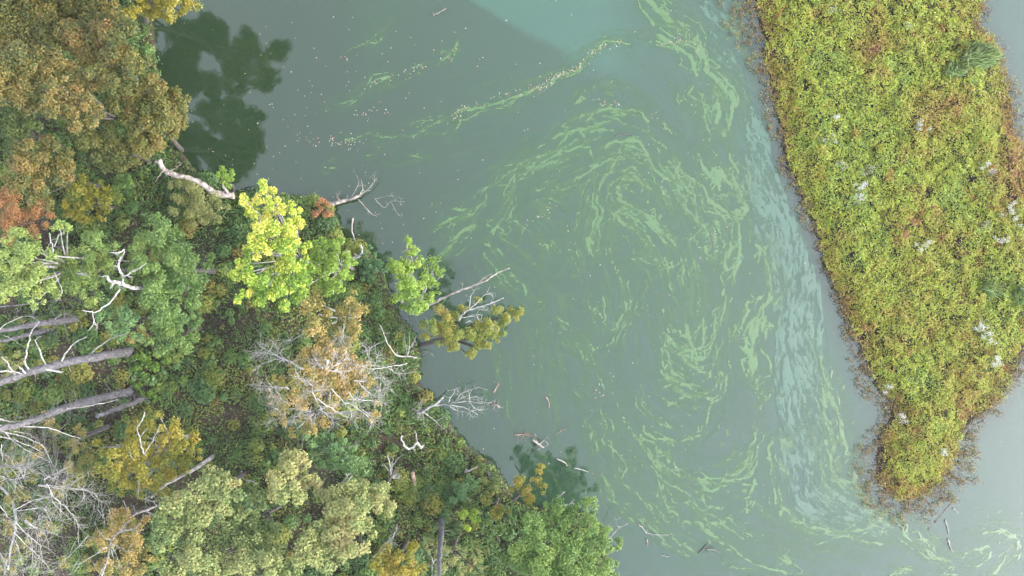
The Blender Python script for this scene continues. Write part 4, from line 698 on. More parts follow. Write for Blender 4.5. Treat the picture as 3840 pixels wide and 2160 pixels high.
snag('bleached_snag', 'white hook shaped snag above the low shore brush', 'dead tree', 'F5', [(1672,1030),(1650,1000),(1640,985),(1600,1032),(1560,1030),(1535,1010),(1528,985),(1508,955),(1518,935)], [([(1640,990),(1630,930),(1625,885)], 2.2, 1.5, .08, M_drift), ([(1600,1035),(1630,1050)], 2.4, 2.3, .04)], M_white, (1.6, 3.), .09, taper=.55, tw=0, bt=1, twl=.3, seed=19)
snag('dead_branch', 'small white forked dead branch by the tan edged khaki crown', 'dead branch', 'F6', [(985,330),(970,312),(965,260),(950,180)], [([(972,305),(990,240),(1042,182)], 3.2, 4, .035), ([(962,290),(945,265),(915,240)], 3.2, 3.8, .03), ([(975,318),(1040,318)], 2.8, 2.8, .05), ([(978,325),(1025,335)], 2.8, 2.7, .04), ([(970,280),(985,215),(982,195)], 3.4, 4, .025)], M_white, (2.6, 4), .05, tw=3, bt=3, twl=.4, seed=20)
snag('dead_branch', 'single pale limb rising between the khaki crowns', 'dead branch', 'F6', [(618,432),(640,390),(660,360),(688,320),(700,305)], [([(690,318),(682,300)], 8.8, 9, .03), ([(695,312),(715,300)], 8.8, 9, .03)], M_pale, (7.5, 8.9), .05, tw=1, bt=0, seed=21)
snag('fallen_branch', 'tangle of grey boughs at the foot of the amber mound tree', 'driftwood', 'F6', [(790,935),(870,855),(930,772),(990,702),(1012,632)], [([(860,910),(920,800),(985,715)], 2, 2.6, .06), ([(850,860),(910,780),(960,720)], 2.2, 2.6, .05), ([(930,770),(1000,700)], 2.5, 2.5, .04)], M_pale, (1.6, 2.8), .08, tw=4, bt=4, seed=22)
snag('rotten_log', 'brown rotten log standing among the shore brush', 'log', 'F6', [(1140,472),(1128,410),(1120,370),(1112,290)], [], M_brown, (1., 1.3), .2, taper=.7, tw=0, seed=23)
snag('dead_pine', 'slim grey pole trunk in the thin olive pine at the bottom', 'dead tree', 'F6', [(1296,592),(1296,650),(1294,700),(1288,800),(1283,880),(1280,990)], [([(1280,840),(1240,880),(1240,960)], 7, 8.5, .04, M_white), ([(1285,850),(1300,810)], 7.4, 7.6, .03, M_white), ([(1240,870),(1225,810)], 7.8, 8, .03, M_white)], M_barkp, (.9, 11.), .2, taper=.6, tw=0, bt=2, twl=.5, seed=24, spikes=14)
snag('rotten_log', 'brown log in the shade under the yellow olive shrub', 'log', 'F6', [(1380,410),(1415,435),(1455,462),(1490,480)], [], M_brown, (.9, .8), .15, tw=0, seed=25)
snag('driftwood_stick', 'grey log angled across the brown tinged shore shrub', 'driftwood', 'F6', [(1450,292),(1500,272),(1585,237)], [], M_pale, (1.2, .6), .08, tw=1, twl=.3, seed=26)
snag('driftwood_stick', 'brown forked driftwood touching the reflection tip', 'driftwood', 'F6', [(1885,82),(1910,105),(1955,135)], [([(1930,120),(1955,90),(1985,115)], .15, .35, .05), ([(1920,110),(1905,75)], .15, .3, .03)], M_drift, (.1, .18), .1, tw=2, twl=.5, seed=27)
snag('driftwood_stick', 'reddish grey stick lying along the dark tree reflection', 'driftwood', 'F6', [(2040,205),(2080,225),(2112,252)], [], M_drift, (.06, .1), .06, tw=1, twl=.3, seed=28)
snag('driftwood_stick', 'white stick floating at the right end of the dark reflection', 'driftwood', 'F6', [(2150,268),(2195,275),(2242,292)], [], M_white, (.05, .08), .05, tw=0, seed=29)
snag('dead_branch', 'short white dead stub at the top of the fresh green willow', 'dead branch', 'F6', [(2035,470),(2050,450),(2092,418)], [([(2090,510),(2130,495),(2150,490)], 4, 4, .06)], M_pale, (4, 4.6), .07, tw=1, twl=.3, seed=30)
snag('dead_branch', 'bare grey branch leaning over the water from the willow edge', 'dead branch', 'F6', [(2360,745),(2400,695),(2440,652),(2500,625)], [([(2440,652),(2420,610),(2450,590)], 2, 2.4, .02), ([(2380,715),(2375,640)], 2, 2.2, .015)], M_pale, (1.5, 2.6), .045, tw=2, bt=2, twl=.5, seed=31)
snag('driftwood_stick', 'reddish twiggy driftwood raft off the lower shore', 'driftwood', 'F6', [(1765,52),(1820,50),(1872,55)], [([(1820,50),(1830,75)], .1, .05, .03), ([(1830,50),(1860,40)], .1, .1, .03), ([(1800,52),(1790,62)], .1, .1, .03)], M_brown, (.06, .08), .055, tw=4, bt=3, twl=.5, seed=32)
snag('driftwood_stick', 'dark stick slanting in open water right of the twiggy raft', 'driftwood', 'F6', [(2040,42),(2062,30),(2088,15)], [], M_brown, (.05, .08), .045, tw=2, twl=.4, seed=33)
snag('driftwood_stick', 'short dark branch floating right of the white dead tree', 'driftwood', 'F5', [(2255,585),(2275,555),(2298,510)], [], M_brown, (.05, .1), .07, tw=2, twl=.4, seed=34)
snag('driftwood_stick', 'small leafy drift clump at the tips of the white dead tree', 'driftwood', 'F5', [(2240,690),(2270,680),(2310,705)], [([(2260,690),(2265,740)], .1, .1, .03), ([(2280,690),(2300,660)], .1, .15, .03)], M_drift, (.1, .12), .06, tw=8, bt=5, twl=.5, seed=35)
snag('driftwood_stick', 'dark upright stick in the scum below the white dead tree', 'driftwood', 'D', [(78,315),(92,335),(100,362),(98,392)], [], M_brown, (.05, .08), .05, tw=1, twl=.3, seed=36)
snag('fallen_branch', 'thin white branch afloat below the willow reflection', 'driftwood', 'D', [(658,1118),(690,1145),(722,1178),(790,1188),(855,1190)], [([(715,1175),(720,1155)], .1, .1, .02), ([(662,1120),(700,1122),(740,1110)], .06, .05, .025, M_dark)], M_white, (.06, .1), .035, tw=1, bt=1, twl=.3, seed=37)
snag('driftwood_stick', 'short brown stick beneath the thin white floating branch', 'driftwood', 'D', [(715,1215),(722,1238),(716,1258)], [], M_brown, (.05, .06), .05, tw=0, seed=38)
snag('driftwood_stick', 'dark sunken brush pile at the bottom of the lake view', 'driftwood', 'D', [(1045,1305),(1070,1280),(1100,1250)], [([(1090,1280),(1140,1285),(1180,1300)], .08, .06, .04, M_drift), ([(1120,1280),(1130,1265)], .1, .1, .03, M_drift)], M_dark, (.06, .08), .05, tw=3, bt=4, twl=.5, seed=39)
snag('driftwood_stick', 'pale twig near the bottom edge of the lake', 'driftwood', 'D', [(808,1318),(835,1322),(866,1326)], [], M_pale, (.05, .06), .03, tw=0, seed=40)
snag('sunken_log', 'long dark waterlogged log off the island tip', 'log', 'G', [(1480,1100),(1520,1058),(1562,1010),(1640,920),(1716,835)], [], M_dark, (-.10, -.085), .13, taper=.8, tw=0, seed=41)
snag('driftwood_stick', 'thin upright grey stick below the sunken log', 'driftwood', 'G', [(1622,1025),(1635,1080),(1646,1135)], [], M_drift, (.05, .06), .04, tw=1, twl=.3, seed=42)
snag('driftwood_stick', 'reddish stick in the scum below the thin grey stick', 'driftwood', 'G', [(1640,1170),(1652,1215),(1667,1255)], [], M_drift, (.05, .07), .055, tw=1, twl=.3, seed=43)
snag('driftwood_stick', 'small pale stick right of the sunken log', 'driftwood', 'G', [(1678,936),(1698,955),(1718,972)], [], M_pale, (.05, .06), .045, tw=0, seed=44)
snag('driftwood_stick', 'knobbly pale stick floating near the top edge', 'driftwood', 'A', [(1500,118),(1530,105),(1570,85),(1605,62)], [([(1515,112),(1500,108)], .08, .1, .04), ([(1590,72),(1585,58)], .08, .08, .02)], M_drift, (.05, .07), .045, tw=1, bt=1, twl=.2, seed=45)
snag('driftwood_stick', 'dark stick caught in the green arch of scum', 'driftwood', 'B', [(620,1030),(650,1018),(700,1015),(760,1022)], [], M_dark, (.03, .04), .05, tw=0, seed=46)
snag('driftwood_stick', 'pale curved stick in the brush left of the khaki crowns', 'driftwood', 'F3', [(1772,678),(1790,735),(1840,752),(1892,772)], [], M_white, (2.0, 2.4), .07, tw=1, twl=.3, seed=47)
# bleached branch web over the golden orange tree
Zt = 9.8
snag('bare_tree', 'web of bleached bare branches over the golden orange tree', 'dead tree', 'F5', [(900,520),(850,470),(860,425),(900,400),(920,330)],
  [([(720,395),(640,350),(600,330),(480,270),(400,220),(345,172)], Zt, 7, .085), ([(640,345),(560,300),(520,230),(470,180)], 8.6, 7, .05), ([(560,310),(480,320),(400,350),(360,380)], 8.4, 7, .045), ([(500,280),(420,265),(345,265)], 8, 6.8, .035), ([(450,245),(400,260),(350,300)], 7.8, 6.8, .03),
   ([(830,650),(800,570),(790,520),(700,470),(670,430)], 8.5, Zt, .06), ([(610,555),(480,545),(380,560),(322,530)], 8.4, 6.8, .06), ([(600,545),(450,535),(370,530)], 8.4, 7, .05), ([(500,550),(540,620),(520,670)], 8, 7.4, .035), ([(450,550),(480,610),(470,660)], 8, 7.4, .03), ([(800,580),(830,650),(880,730),(955,795)], 9, 7, .06), ([(830,630),(930,700),(1030,760),(1110,795)], 9, 7, .065), ([(800,575),(750,590),(700,630),(690,700)], 9, 8, .04), ([(810,570),(860,560),(880,530)], 9, 9.4, .05),
   ([(950,550),(1030,640),(1100,720),(1115,800)], 9, 7, .055), ([(1050,660),(1150,700),(1250,790),(1292,852)], 8.6, 6.6, .055), ([(920,410),(1000,412),(1060,460)], Zt, 9, .06), ([(950,385),(1040,330),(1085,300)], Zt, 9, .06), ([(880,385),(840,360),(780,345)], Zt, 9, .05), ([(880,390),(830,330),(820,290)], Zt, 9, .04), ([(960,340),(980,270)], Zt, 9, .03),
   ([(1560,348),(1480,365),(1370,378),(1270,362),(1180,370)], 5, 8, .075, M_pale), ([(1380,378),(1270,395),(1190,370)], 7, 8, .05), ([(1270,365),(1240,260),(1225,210)], 7.5, 7.8, .035, M_pale), ([(1300,365),(1330,260)], 7.4, 7.2, .03), ([(1400,380),(1480,430),(1570,430)], 6.5, 5, .03), ([(1340,420),(1380,480),(1425,545)], 6.8, 6, .035),
   ([(1130,490),(1230,490),(1325,458)], 8.6, 7, .06), ([(1170,500),(1250,580),(1295,612)], 8.4, 7, .05), ([(1230,480),(1340,470),(1340,560),(1300,600)], 8, 7, .03), ([(1090,640),(1250,645),(1362,662)], 8.4, 6.6, .055), ([(1330,530),(1368,655)], 7, 6.6, .035), ([(1080,570),(1120,640),(1170,640)], 8.6, 8, .05), ([(940,580),(935,680),(950,740)], 8.6, 7.4, .04),
   ([(780,735),(720,742),(660,790),(608,842)], 8.4, 6.4, .05), ([(530,790),(485,800),(440,825)], 6.6, 6, .04), ([(575,735),(580,825)], 7, 6.4, .03), ([(650,770),(655,815)], 7, 6.4, .03), ([(790,690),(780,830)], 8, 6.8, .035), ([(1200,720),(1280,775),(1340,770)], 7.4, 6.5, .035), ([(960,800),(970,850)], 7, 6.4, .02), ([(480,700),(530,730),(440,690)], 7, 6.4, .04), ([(730,870),(745,930)], 6.6, 6, .025), ([(790,15),(745,90),(640,160),(600,170)], 7.5, 6.5, .05, M_pale), ([(1050,30),(1050,130),(1000,155)], 7.5, 7, .05), ([(950,120),(1000,155),(1040,165)], 7, 7, .05)],
  M_white, (1.6, Zt), .15, taper=.5, tw=2, bt=20, twl=.85, seed=50, bscale=.55)
snag('dead_branch', 'arching grey limb on the shore right of the bleached web', 'dead branch', 'F5', [(1640,302),(1560,292),(1485,290),(1440,245),(1400,180),(1372,110),(1340,42)], [([(1560,290),(1578,220),(1575,100)], 1.6, 3., .055, M_white), ([(1582,220),(1605,200),(1636,130)], 2.2, 3, .04, M_white), ([(1400,110),(1380,100),(1420,110)], 3, 3, .02), ([(1560,290),(1545,180),(1535,60)], 1.6, 2.8, .03), ([(1200,270),(1280,215),(1400,155)], 2, 2.4, .04, M_pale), ([(1640,300),(1700,250),(1760,270)], 1, .6, .03, M_bark)], M_pale, (1.2, 3.6), .06, tw=2, bt=3, twl=.5, seed=51)
# pale branching trees in the lower left corner
snag('bare_tree', 'bare pale branching tree filling the lower left corner', 'dead tree', 'F3', [(-60,760),(30,820),(90,900),(115,1000),(105,1150),(75,1290),(60,1400)],
  [([(-30,700),(80,740),(200,718)], 8, 8.4, .06), ([(280,780),(450,795),(650,822),(745,905)], 8, 6.5, .06), ([(300,790),(450,805),(630,815)], 8, 6.8, .04), ([(340,770),(400,870),(500,960),(560,1040),(578,1150)], 8, 6, .055), ([(370,830),(390,910),(470,990),(540,1050)], 8, 6.2, .04), ([(100,965),(250,892),(382,870)], 7.8, 7.4, .05), ([(120,970),(300,950),(340,980),(380,1060)], 7.8, 7, .045), ([(110,1050),(200,1150),(290,1220),(312,1330)], 7.4, 6.4, .05), ([(100,1130),(200,1230),(330,1350),(380,1420)], 7.4, 6.2, .045), ([(180,1040),(250,1080),(322,1112)], 7.2, 6.8, .08), ([(180,1050),(260,1100),(320,1140)], 7.2, 6.8, .04), ([(0,930),(50,1000),(95,1060)], 8, 7.6, .04), ([(320,740),(400,700),(490,655)], 8, 7.6, .045), ([(330,760),(330,720),(390,730),(440,700)], 8, 7.6, .03),
   ([(70,1290),(40,1380),(30,1460)], 7, 6.5, .04), ([(105,1180),(150,1300),(170,1420)], 7, 6.2, .035), ([(200,1160),(240,1280),(230,1400)], 7, 6.2, .03), ([(0,1280),(60,1380),(100,1460)], 7, 6, .03), ([(650,820),(700,880),(770,900),(830,910)], 6.8, 6.2, .03), ([(610,820),(620,880)], 6.8, 6.4, .03), ([(-20,640),(60,650),(170,640)], 7, 6, .14, M_barkp), ([(20,700),(110,660),(210,650)], 6, 5.5, .1, M_barkp)],
  M_white, (2., 7.6), .1, taper=.45, tw=8, bt=18, twl=1.5, seed=52, bscale=.6)
snag('bare_tree', 'forked pale tree left of the khaki crowns at the bottom', 'dead tree', 'F3', [(1165,930),(1080,965),(1000,990),(950,1030),(915,1080),(862,1140),(812,1205),(790,1330),(745,1460)],
  [([(860,1130),(970,1105),(1040,1060)], 6, 6.4, .05), ([(960,1105),(1060,1140)], 6.2, 6.2, .03), ([(810,1185),(770,1165),(720,1110)], 6.4, 6.8, .04), ([(820,1212),(880,1235),(935,1275)], 6.4, 6.4, .045), ([(780,1235),(700,1290),(600,1350),(500,1380)], 6.6, 6, .05), ([(600,1350),(540,1420)], 6.2, 6, .03), ([(820,1220),(850,1290),(882,1385)], 6.5, 6.4, .04), ([(815,1250),(835,1330),(830,1380)], 6.6, 6.4, .03), ([(650,1150),(560,1250),(460,1350)], 6, 5.6, .035), ([(1070,970),(1130,1000)], 5.4, 5.4, .05), ([(1150,930),(1110,895),(1060,885)], 5, 5, .04), ([(780,1360),(740,1420),(720,1460)], 7, 7, .03), ([(720,960),(765,1030)], 5, 5, .03), ([(910,900),(930,960)], 5, 5, .03), ([(980,930),(990,980)], 5, 5, .025)],
  M_pale, (1.6, 7.5), .09, taper=.5, tw=4, bt=4, twl=.7, seed=53)
snag('dead_branch', 'thin white limbs threading the round golden maple', 'dead branch', 'F3', [(1100,620),(1080,580),(1060,550),(1035,490),(1025,430),(1005,370),(1040,310),(1062,245)], [([(1060,550),(1120,460),(1175,338)], 8.2, 8.8, .035), ([(1025,430),(1050,400),(1085,365)], 8.4, 8.6, .03), ([(1035,490),(1060,480)], 8.4, 8.5, .03), ([(1030,640),(1022,750),(1010,890)], 8, 8, .035), ([(1030,740),(1100,690)], 8, 8.2, .03), ([(1000,620),(970,580),(950,540)], 8, 8.4, .03), ([(1070,870),(1080,820)], 7.6, 7.8, .025), ([(1250,640),(1150,640)], 7.8, 7.8, .02)], M_white, (7.2, 9), .05, taper=.5, tw=2, bt=2, twl=.4, seed=54)

# ------------------------------------------------------------------ undergrowth, litter, grass (uncountable)
def on_main(n, cond=0.0, seed=0):
    r = np.random.default_rng(seed); P = np.column_stack([r.uniform(-46, 8, n), r.uniform(-30, 28, n)])
    s = sdist(MAINW, P[:, 0], P[:, 1]); k = s > cond; return P[k], s[k], r
P, s, r = on_main(330000, -.25, 11)
dn = fbm(P[:, 0], P[:, 1], 2.2, 80, 4) + .35 * (fbm(P[:, 0], P[:, 1], .7, 84, 2) - .5) + .14 * smooth(9, 1, s)
k = r.random(len(P)) < np.clip((dn - .27) * 4.2, .16, 1); P, s, dn = P[k], s[k], dn[k]
hc = .15 + .9 * np.clip(dn - .35, 0, .5) + .5 * (fbm(P[:, 0], P[:, 1], .6, 87, 2) - .4)
z = hground(P[:, 0], P[:, 1]) + np.maximum(hc, .05) * r.uniform(.35, 1, len(P)) + .04
N = unit(np.column_stack([r.normal(size=len(P)) * .5, r.normal(size=len(P)) * .5, np.full(len(P), 1.)]))
pat = fbm(P[:, 0], P[:, 1], 2.6, 90, 3)
hue = .2 + 1.1 * (pat - .25) + r.normal(size=len(P)) * .16
Ls = r.uniform(.11, .24, len(P))
o = leaves(np.column_stack([P, z]), N, Ls, Ls * .5, hue, 'undergrowth', LM('under'), None, (0, 0, 0), r); o['kind'] = 'stuff'
tag(o, 'low green undergrowth covering the forest floor', 'undergrowth')
# rounded low plants, ferns and seedlings making up the undergrowth
C, cs_, r = on_main(5200, -.1, 14)
keep = r.random(len(C)) < np.clip(.25 + 2.2 * (fbm(C[:, 0], C[:, 1], 3.0, 140, 3) - .3), .1, 1); C = C[keep]
Pp, Np, Hp, Lp = [], [], [], []
for cx, cy in C:
    R = r.uniform(.18, .6) * (1.7 if r.random() < .2 else 1); n = int(r.uniform(45, 80) * (R / .35) ** 2); hgt = r.uniform(.25, 1.0) + .7 * max(R - .5, 0)
    e = unit(r.normal(size=(n, 3))); e[:, 2] = abs(e[:, 2]); q = R * r.random(n) ** .4
    Pp.append(np.column_stack([cx + e[:, 0] * q, cy + e[:, 1] * q, hgt * .5 + e[:, 2] * q * .7])); Np.append(unit(e * .7 + [0, 0, .7] + r.normal(size=(n, 3)) * .35))
    Hp.append(np.clip(r.beta(1.4, 1.7) + r.normal(size=n) * .09, 0, 1)); Lp.append(np.full(n, r.uniform(.12, .27)))
P = np.vstack(Pp); P[:, 2] += hground(P[:, 0], P[:, 1]); Lp = np.concatenate(Lp)
o = leaves(P, np.vstack(Np), Lp, Lp * .5, np.concatenate(Hp), 'understory_plants', LM('plant'), None, (0, 0, 0), r); o['kind'] = 'stuff'
tag(o, 'mixed low green plants crowding the forest floor', 'plants')
# fern fronds and long grass near the shore
P, s, r = on_main(30000, -.1, 12)
wgt = smooth(11, 1, s) * np.clip((fbm(P[:, 0], P[:, 1], 1.8, 95, 3) - .42) * 5, 0, 1)
k = r.random(len(P)) < wgt; P, s = P[k], s[k]
P = np.repeat(P, 9, 0) + r.normal(size=(len(P) * 9, 2)) * .16; z = hground(P[:, 0], P[:, 1]) + r.uniform(.2, .7, len(P))
N = unit(np.column_stack([r.normal(size=len(P)) * .6, r.normal(size=len(P)) * .6, np.full(len(P), 1.)]))
o = leaves(np.column_stack([P, z]), N, r.uniform(.3, .6, len(P)), .065, r.beta(2, 2, len(P)), 'shore_grass', LM('fern'), None, (0, 0, 0), r); o['kind'] = 'stuff'
tag(o, 'long green grass and ferns along the lake shore', 'grass')
P, s, r = on_main(60000, .0, 13)
N = unit(np.column_stack([r.normal(size=len(P)) * .4, r.normal(size=len(P)) * .4, np.full(len(P), 1.)]))
o = leaves(np.column_stack([P, hground(P[:, 0], P[:, 1]) + .03]), N, .13, .08, r.random(len(P)), 'leaf_litter', leafmat('foliage_litter', [(.02, .014, .009), (.04, .024, .015), (.06, .035, .022), (.1, .07, .05)], .1), None, (0, 0, 0), r); o['kind'] = 'stuff'
tag(o, 'brown fallen leaf litter on the forest floor', 'leaf litter')

# ------------------------------------------------------------------ island plants
r = np.random.default_rng(21)
lo = ISLW.min(0) - 3.0; hi = ISLW.max(0) + 1.5; lo[1] = max(lo[1], -18); hi[1] = min(hi[1], 34)
n = 500000; P = np.column_stack([r.uniform(lo[0], hi[0], n), r.uniform(lo[1], hi[1], n)])
s = sdist(ISLW, P[:, 0], P[:, 1]) + .5 * (fbm(P[:, 0], P[:, 1], .8, 101, 3) - .5) + 1.3 * (fbm(P[:, 0], P[:, 1], 2.4, 103, 3) - .5); k = s > -.22; P, s = P[k], s[k]
can = .22 + .58 * smooth(-.2, 2.5, s) + .5 * (fbm(P[:, 0], P[:, 1], .85, 105, 3) - .45) + .5 * (fbm(P[:, 0], P[:, 1], 3.5, 108, 2) - .5)
dens = np.clip(.4 + .6 * smooth(-.2, .8, s) + 1.1 * (fbm(P[:, 0], P[:, 1], .5, 111, 3) - .45) - .7 * smooth(.68, .8, fbm(P[:, 0], P[:, 1], 1.1, 117, 3)), .06, 1)
k = r.random(len(P)) < dens * .95; P, s, can = P[k], s[k], can[k]
z = .1 + np.maximum(can, .08) * (1 - .55 * r.random(len(P)) ** 1.6)
pu, pv = P[:, 0] / SC / K + 1288, -P[:, 1] / SC / K + 724
def ell(cx, cy, rx, ry): return np.exp(-((pu - cx) / rx) ** 2 - ((pv - cy) / ry) ** 2)
red = .5 * ell(2330, 290, 60, 70) + .35 * ell(2290, 130, 50, 40) + .5 * ell(2540, 300, 40, 180) + .35 * ell(2510, 440, 60, 80) + .5 * ell(2230, 1040, 60, 25) + .4 * ell(2180, 100, 30, 120) + .3 * ell(2330, 600, 90, 60) + .3 * ell(2420, 1010, 70, 40) + .3 * ell(2470, 900, 60, 60) + .35 * ell(2360, 830, 90, 40) + .3 * smooth(1.6, 0, s)
pat = fbm(P[:, 0], P[:, 1], 3.2, 121, 4)
hue = .70 + .7 * (pat - .5) - .66 * red - .2 * smooth(.55, .75, fbm(P[:, 0], P[:, 1], .9, 151, 3)) + r.normal(size=len(P)) * .13
_ = vnoise(np.zeros(1), np.zeros(1), 171); _ = vnoise(np.zeros(1), np.zeros(1), 172); _ = vnoise(np.zeros(1), np.zeros(1), 173)
ci = np.floor(P[:, 0] / .55 + 1.6 * fbm(P[:, 0], P[:, 1], .7, 161, 2)).astype(int) & 255; cj = np.floor(P[:, 1] / .55 + 1.6 * fbm(P[:, 0], P[:, 1], .7, 165, 2)).astype(int) & 255
ch = _tabs[171][ci, cj]; hue = hue + .05 + .28 * (ch - .5) - .3 * (_tabs[173][ci, cj] > .965)
z = z + .34 * (_tabs[172][ci, cj] - .5) * smooth(.3, 1.2, s); z = np.maximum(z, .08)
N = unit(np.column_stack([r.normal(size=len(P)) * .55, r.normal(size=len(P)) * .55, np.full(len(P), 1.)]))
Ls = r.uniform(.105, .195, len(P)) * (.75 + .6 * _tabs[173][ci, cj])
o = leaves(np.column_stack([P, z]), N, Ls, Ls * .40, hue, 'marsh_plants', LM('marsh'), None, (0, 0, 0), r); o['kind'] = 'stuff'
tag(o, 'dense yellow green marsh plants covering the island', 'marsh plants')
# sparse emergent fringe in the shallows round the island
cs = np.column_stack([r.uniform(lo[0] - 1, hi[0] + .5, 24000), r.uniform(lo[1] - 1, hi[1], 24000)]); s = sdist(ISLW, cs[:, 0], cs[:, 1])
cu, cvv = cs[:, 0] / SC / K + 1288, -cs[:, 1] / SC / K + 724
wid = .7 + 1.9 * np.exp(-((cvv - 20) / 150) ** 2) * (cu < 2100) + .7 * np.exp(-((cvv - 950) / 70) ** 2) * (cu < 2300) + 1.1 * smooth(1030, 1180, cvv) + .5 * (fbm(cs[:, 0], cs[:, 1], 2, 131, 2) - .4)
k = (s < .35) & (s > -wid * 1.15) & (r.random(len(cs)) < .35 + .6 * smooth(-1, .1, s / np.maximum(wid, .1))); cs = cs[k]
m = 14; P = np.repeat(cs, m, 0) + r.normal(size=(len(cs) * m, 2)) * .13
z = r.uniform(.03, .35, len(P)); N = unit(np.column_stack([r.normal(size=len(P)) * .6, r.normal(size=len(P)) * .6, np.full(len(P), 1.)])); Ls = r.uniform(.09, .2, len(P))
o = leaves(np.column_stack([P, z]), N, Ls, Ls * .34, np.repeat(r.random(len(cs)), m) * .7 + .3 * r.random(len(P)), 'fringe_plants', LM('fringe'), None, (0, 0, 0), r); o['kind'] = 'stuff'
tag(o, 'sparse reddish stems standing in the shallows round the island', 'marsh plants')

def tuft(label, u, v, w, hgt, n, pal='reed', lean=(0, 0), seed=0):
    r = np.random.default_rng(seed); c = W(px('v', [(u, v)]), .1)[0]; root = thing('reed_clump', c, label, 'reeds', 'reed clumps on the island')
    rad = w * K * SC; a = r.uniform(0, 6.28, n); q = rad * np.sqrt(r.random(n))
    P = np.column_stack([np.cos(a) * q, np.sin(a) * q * .7, r.uniform(.5, 1, n) * hgt]); N = unit(np.column_stack([np.cos(a) * .7 + r.normal(size=n) * .3, np.sin(a) * .7 + r.normal(size=n) * .3, np.full(n, .9)]))
    t = unit(np.column_stack([np.cos(a) * .5 + lean[0], np.sin(a) * .5 + lean[1], np.full(n, .35)]) + r.normal(size=(n, 3)) * .3)
    b_ = unit(np.cross(N, t)); L = r.uniform(.5, 1.1, n)[:, None]; wd = .022
    V = np.stack([P - t * L * .4 - b_ * wd, P - t * L * .4 + b_ * wd, P + t * L * .25 + b_ * wd * .8 + [0, 0, .05], P + t * L * .6 - [0, 0, .06]], 1)
    link('blades', mesh_np('blades', V.reshape(-1, 3), np.arange(4 * n).reshape(n, 4), LM(pal), fattr={'hue': r.random(n)}), root)
tuft('large blue green reed clump bent over the right edge of the island', 2445, 150, 40, 1.2, 620, lean=(.8, .35), seed=1)
tuft('small grey green reed clump left of the large one', 2385, 185, 22, 1.0, 240, lean=(.5, .3), seed=2)
tuft('thin reed clump by the right edge in the middle of the island', 2480, 725, 24, .9, 200, lean=(.6, 0), seed=3)
tuft('green reed clump at the frame edge below the white flowers', 2560, 745, 30, 1., 240, lean=(.4, .3), seed=4)

FL = [(2152, 470, 16, 'largest white flower patch on the left half of the island'), (2148, 492, 12, 'white flower patch just below the largest left one'), (2532, 540, 24, 'big bright white flower mass near the right frame edge'), (2300, 326, 14, 'white flower clump set in the rusty patch'),
      (2090, 302, 9, 'small white flower clump left near the dark gap'), (2098, 418, 13, 'greyish white flower patch above the largest left one'), (2160, 430, 9, 'white flower clump right of the greyish patch'), (2305, 622, 13, 'white flower clump alone in the middle of the island'),
      (2445, 825, 15, 'upper white flower clump of the lower right pair'), (2470, 845, 14, 'lower white flower clump of the lower right pair'), (2482, 905, 16, 'tall narrow white flower clump on the lower right'), (2250, 1048, 12, 'white flower clump at the narrow neck of the island'), (2352, 1130, 8, 'small white flower clump on the island tip'),
      (2460, 425, 10, 'white flower clump toward the upper right shore'), (2475, 440, 9, 'faint white flower clump beside the upper right shore one'), (2215, 970, 8, 'white flower speck on the left edge near the neck'), (2500, 605, 13, 'thin scatter of white flowers below the bright mass'), (2455, 570, 9, 'faint white flowers left of the bright mass'),
      (2570, 780, 16, 'white flowers on the right frame edge'), (2555, 735, 9, 'white flowers among reeds at the right frame edge'), (2075, 38, 8, 'greyish white flowers near the top left of the island'), (2140, 510, 8, 'pale flower scatter under the largest left patch'), (2180, 430, 6, 'pale flower dot right of the white clump'), (2258, 80, 7, 'pale flower dot near the top middle of the island'), (2085, 362, 8, 'grey seed head patch left of middle'), (2060, 360, 8, 'grey seed head patch by the left shore')]
for i, (u, v, w, lab) in enumerate(FL):
    r = np.random.default_rng(300 + i); c = W(px('v', [(u, v)]), .1)[0]; root = thing('flower_clump', c, lab, 'flowers', 'white flower clumps on the island')
    R = w * K * SC; n = int(40 + 260 * R * R / .3); n = min(n, 330)
    sp = r.normal(size=(max(4, n // 22), 2)) * R * .62; q = sp[r.integers(0, len(sp), n)] + r.normal(size=(n, 2)) * .07
    pos = np.column_stack([q, r.uniform(.85, 1.25, n)]); N = unit(np.column_stack([r.normal(size=n) * .5, r.normal(size=n) * .5, np.ones(n)]))
    grey = 'grey' in lab or 'pale' in lab or 'faint' in lab
    if grey: pos = pos[::2]; N = N[::2]
    leaves(pos, N, r.uniform(.05, .09, len(pos)), .05, r.random(len(pos)) * (.5 if grey else 1), 'blossoms', leafmat('petals_grey', [(.16, .15, .14), (.3, .28, .27)], .3) if grey else leafmat('petals_white', PAL['white'], .3), root, (0, 0, 0), r)
    q = r.normal(size=(n // 3, 2)) * R * .55
    leaves(np.column_stack([q, r.uniform(.4, .85, len(q))]), N[:len(q)] if len(q) <= len(N) else unit(r.normal(size=(len(q), 3)) + [0, 0, 2]), .14, .05, r.random(len(q)), 'foliage', LM('fern'), root, (0, 0, 0), r)

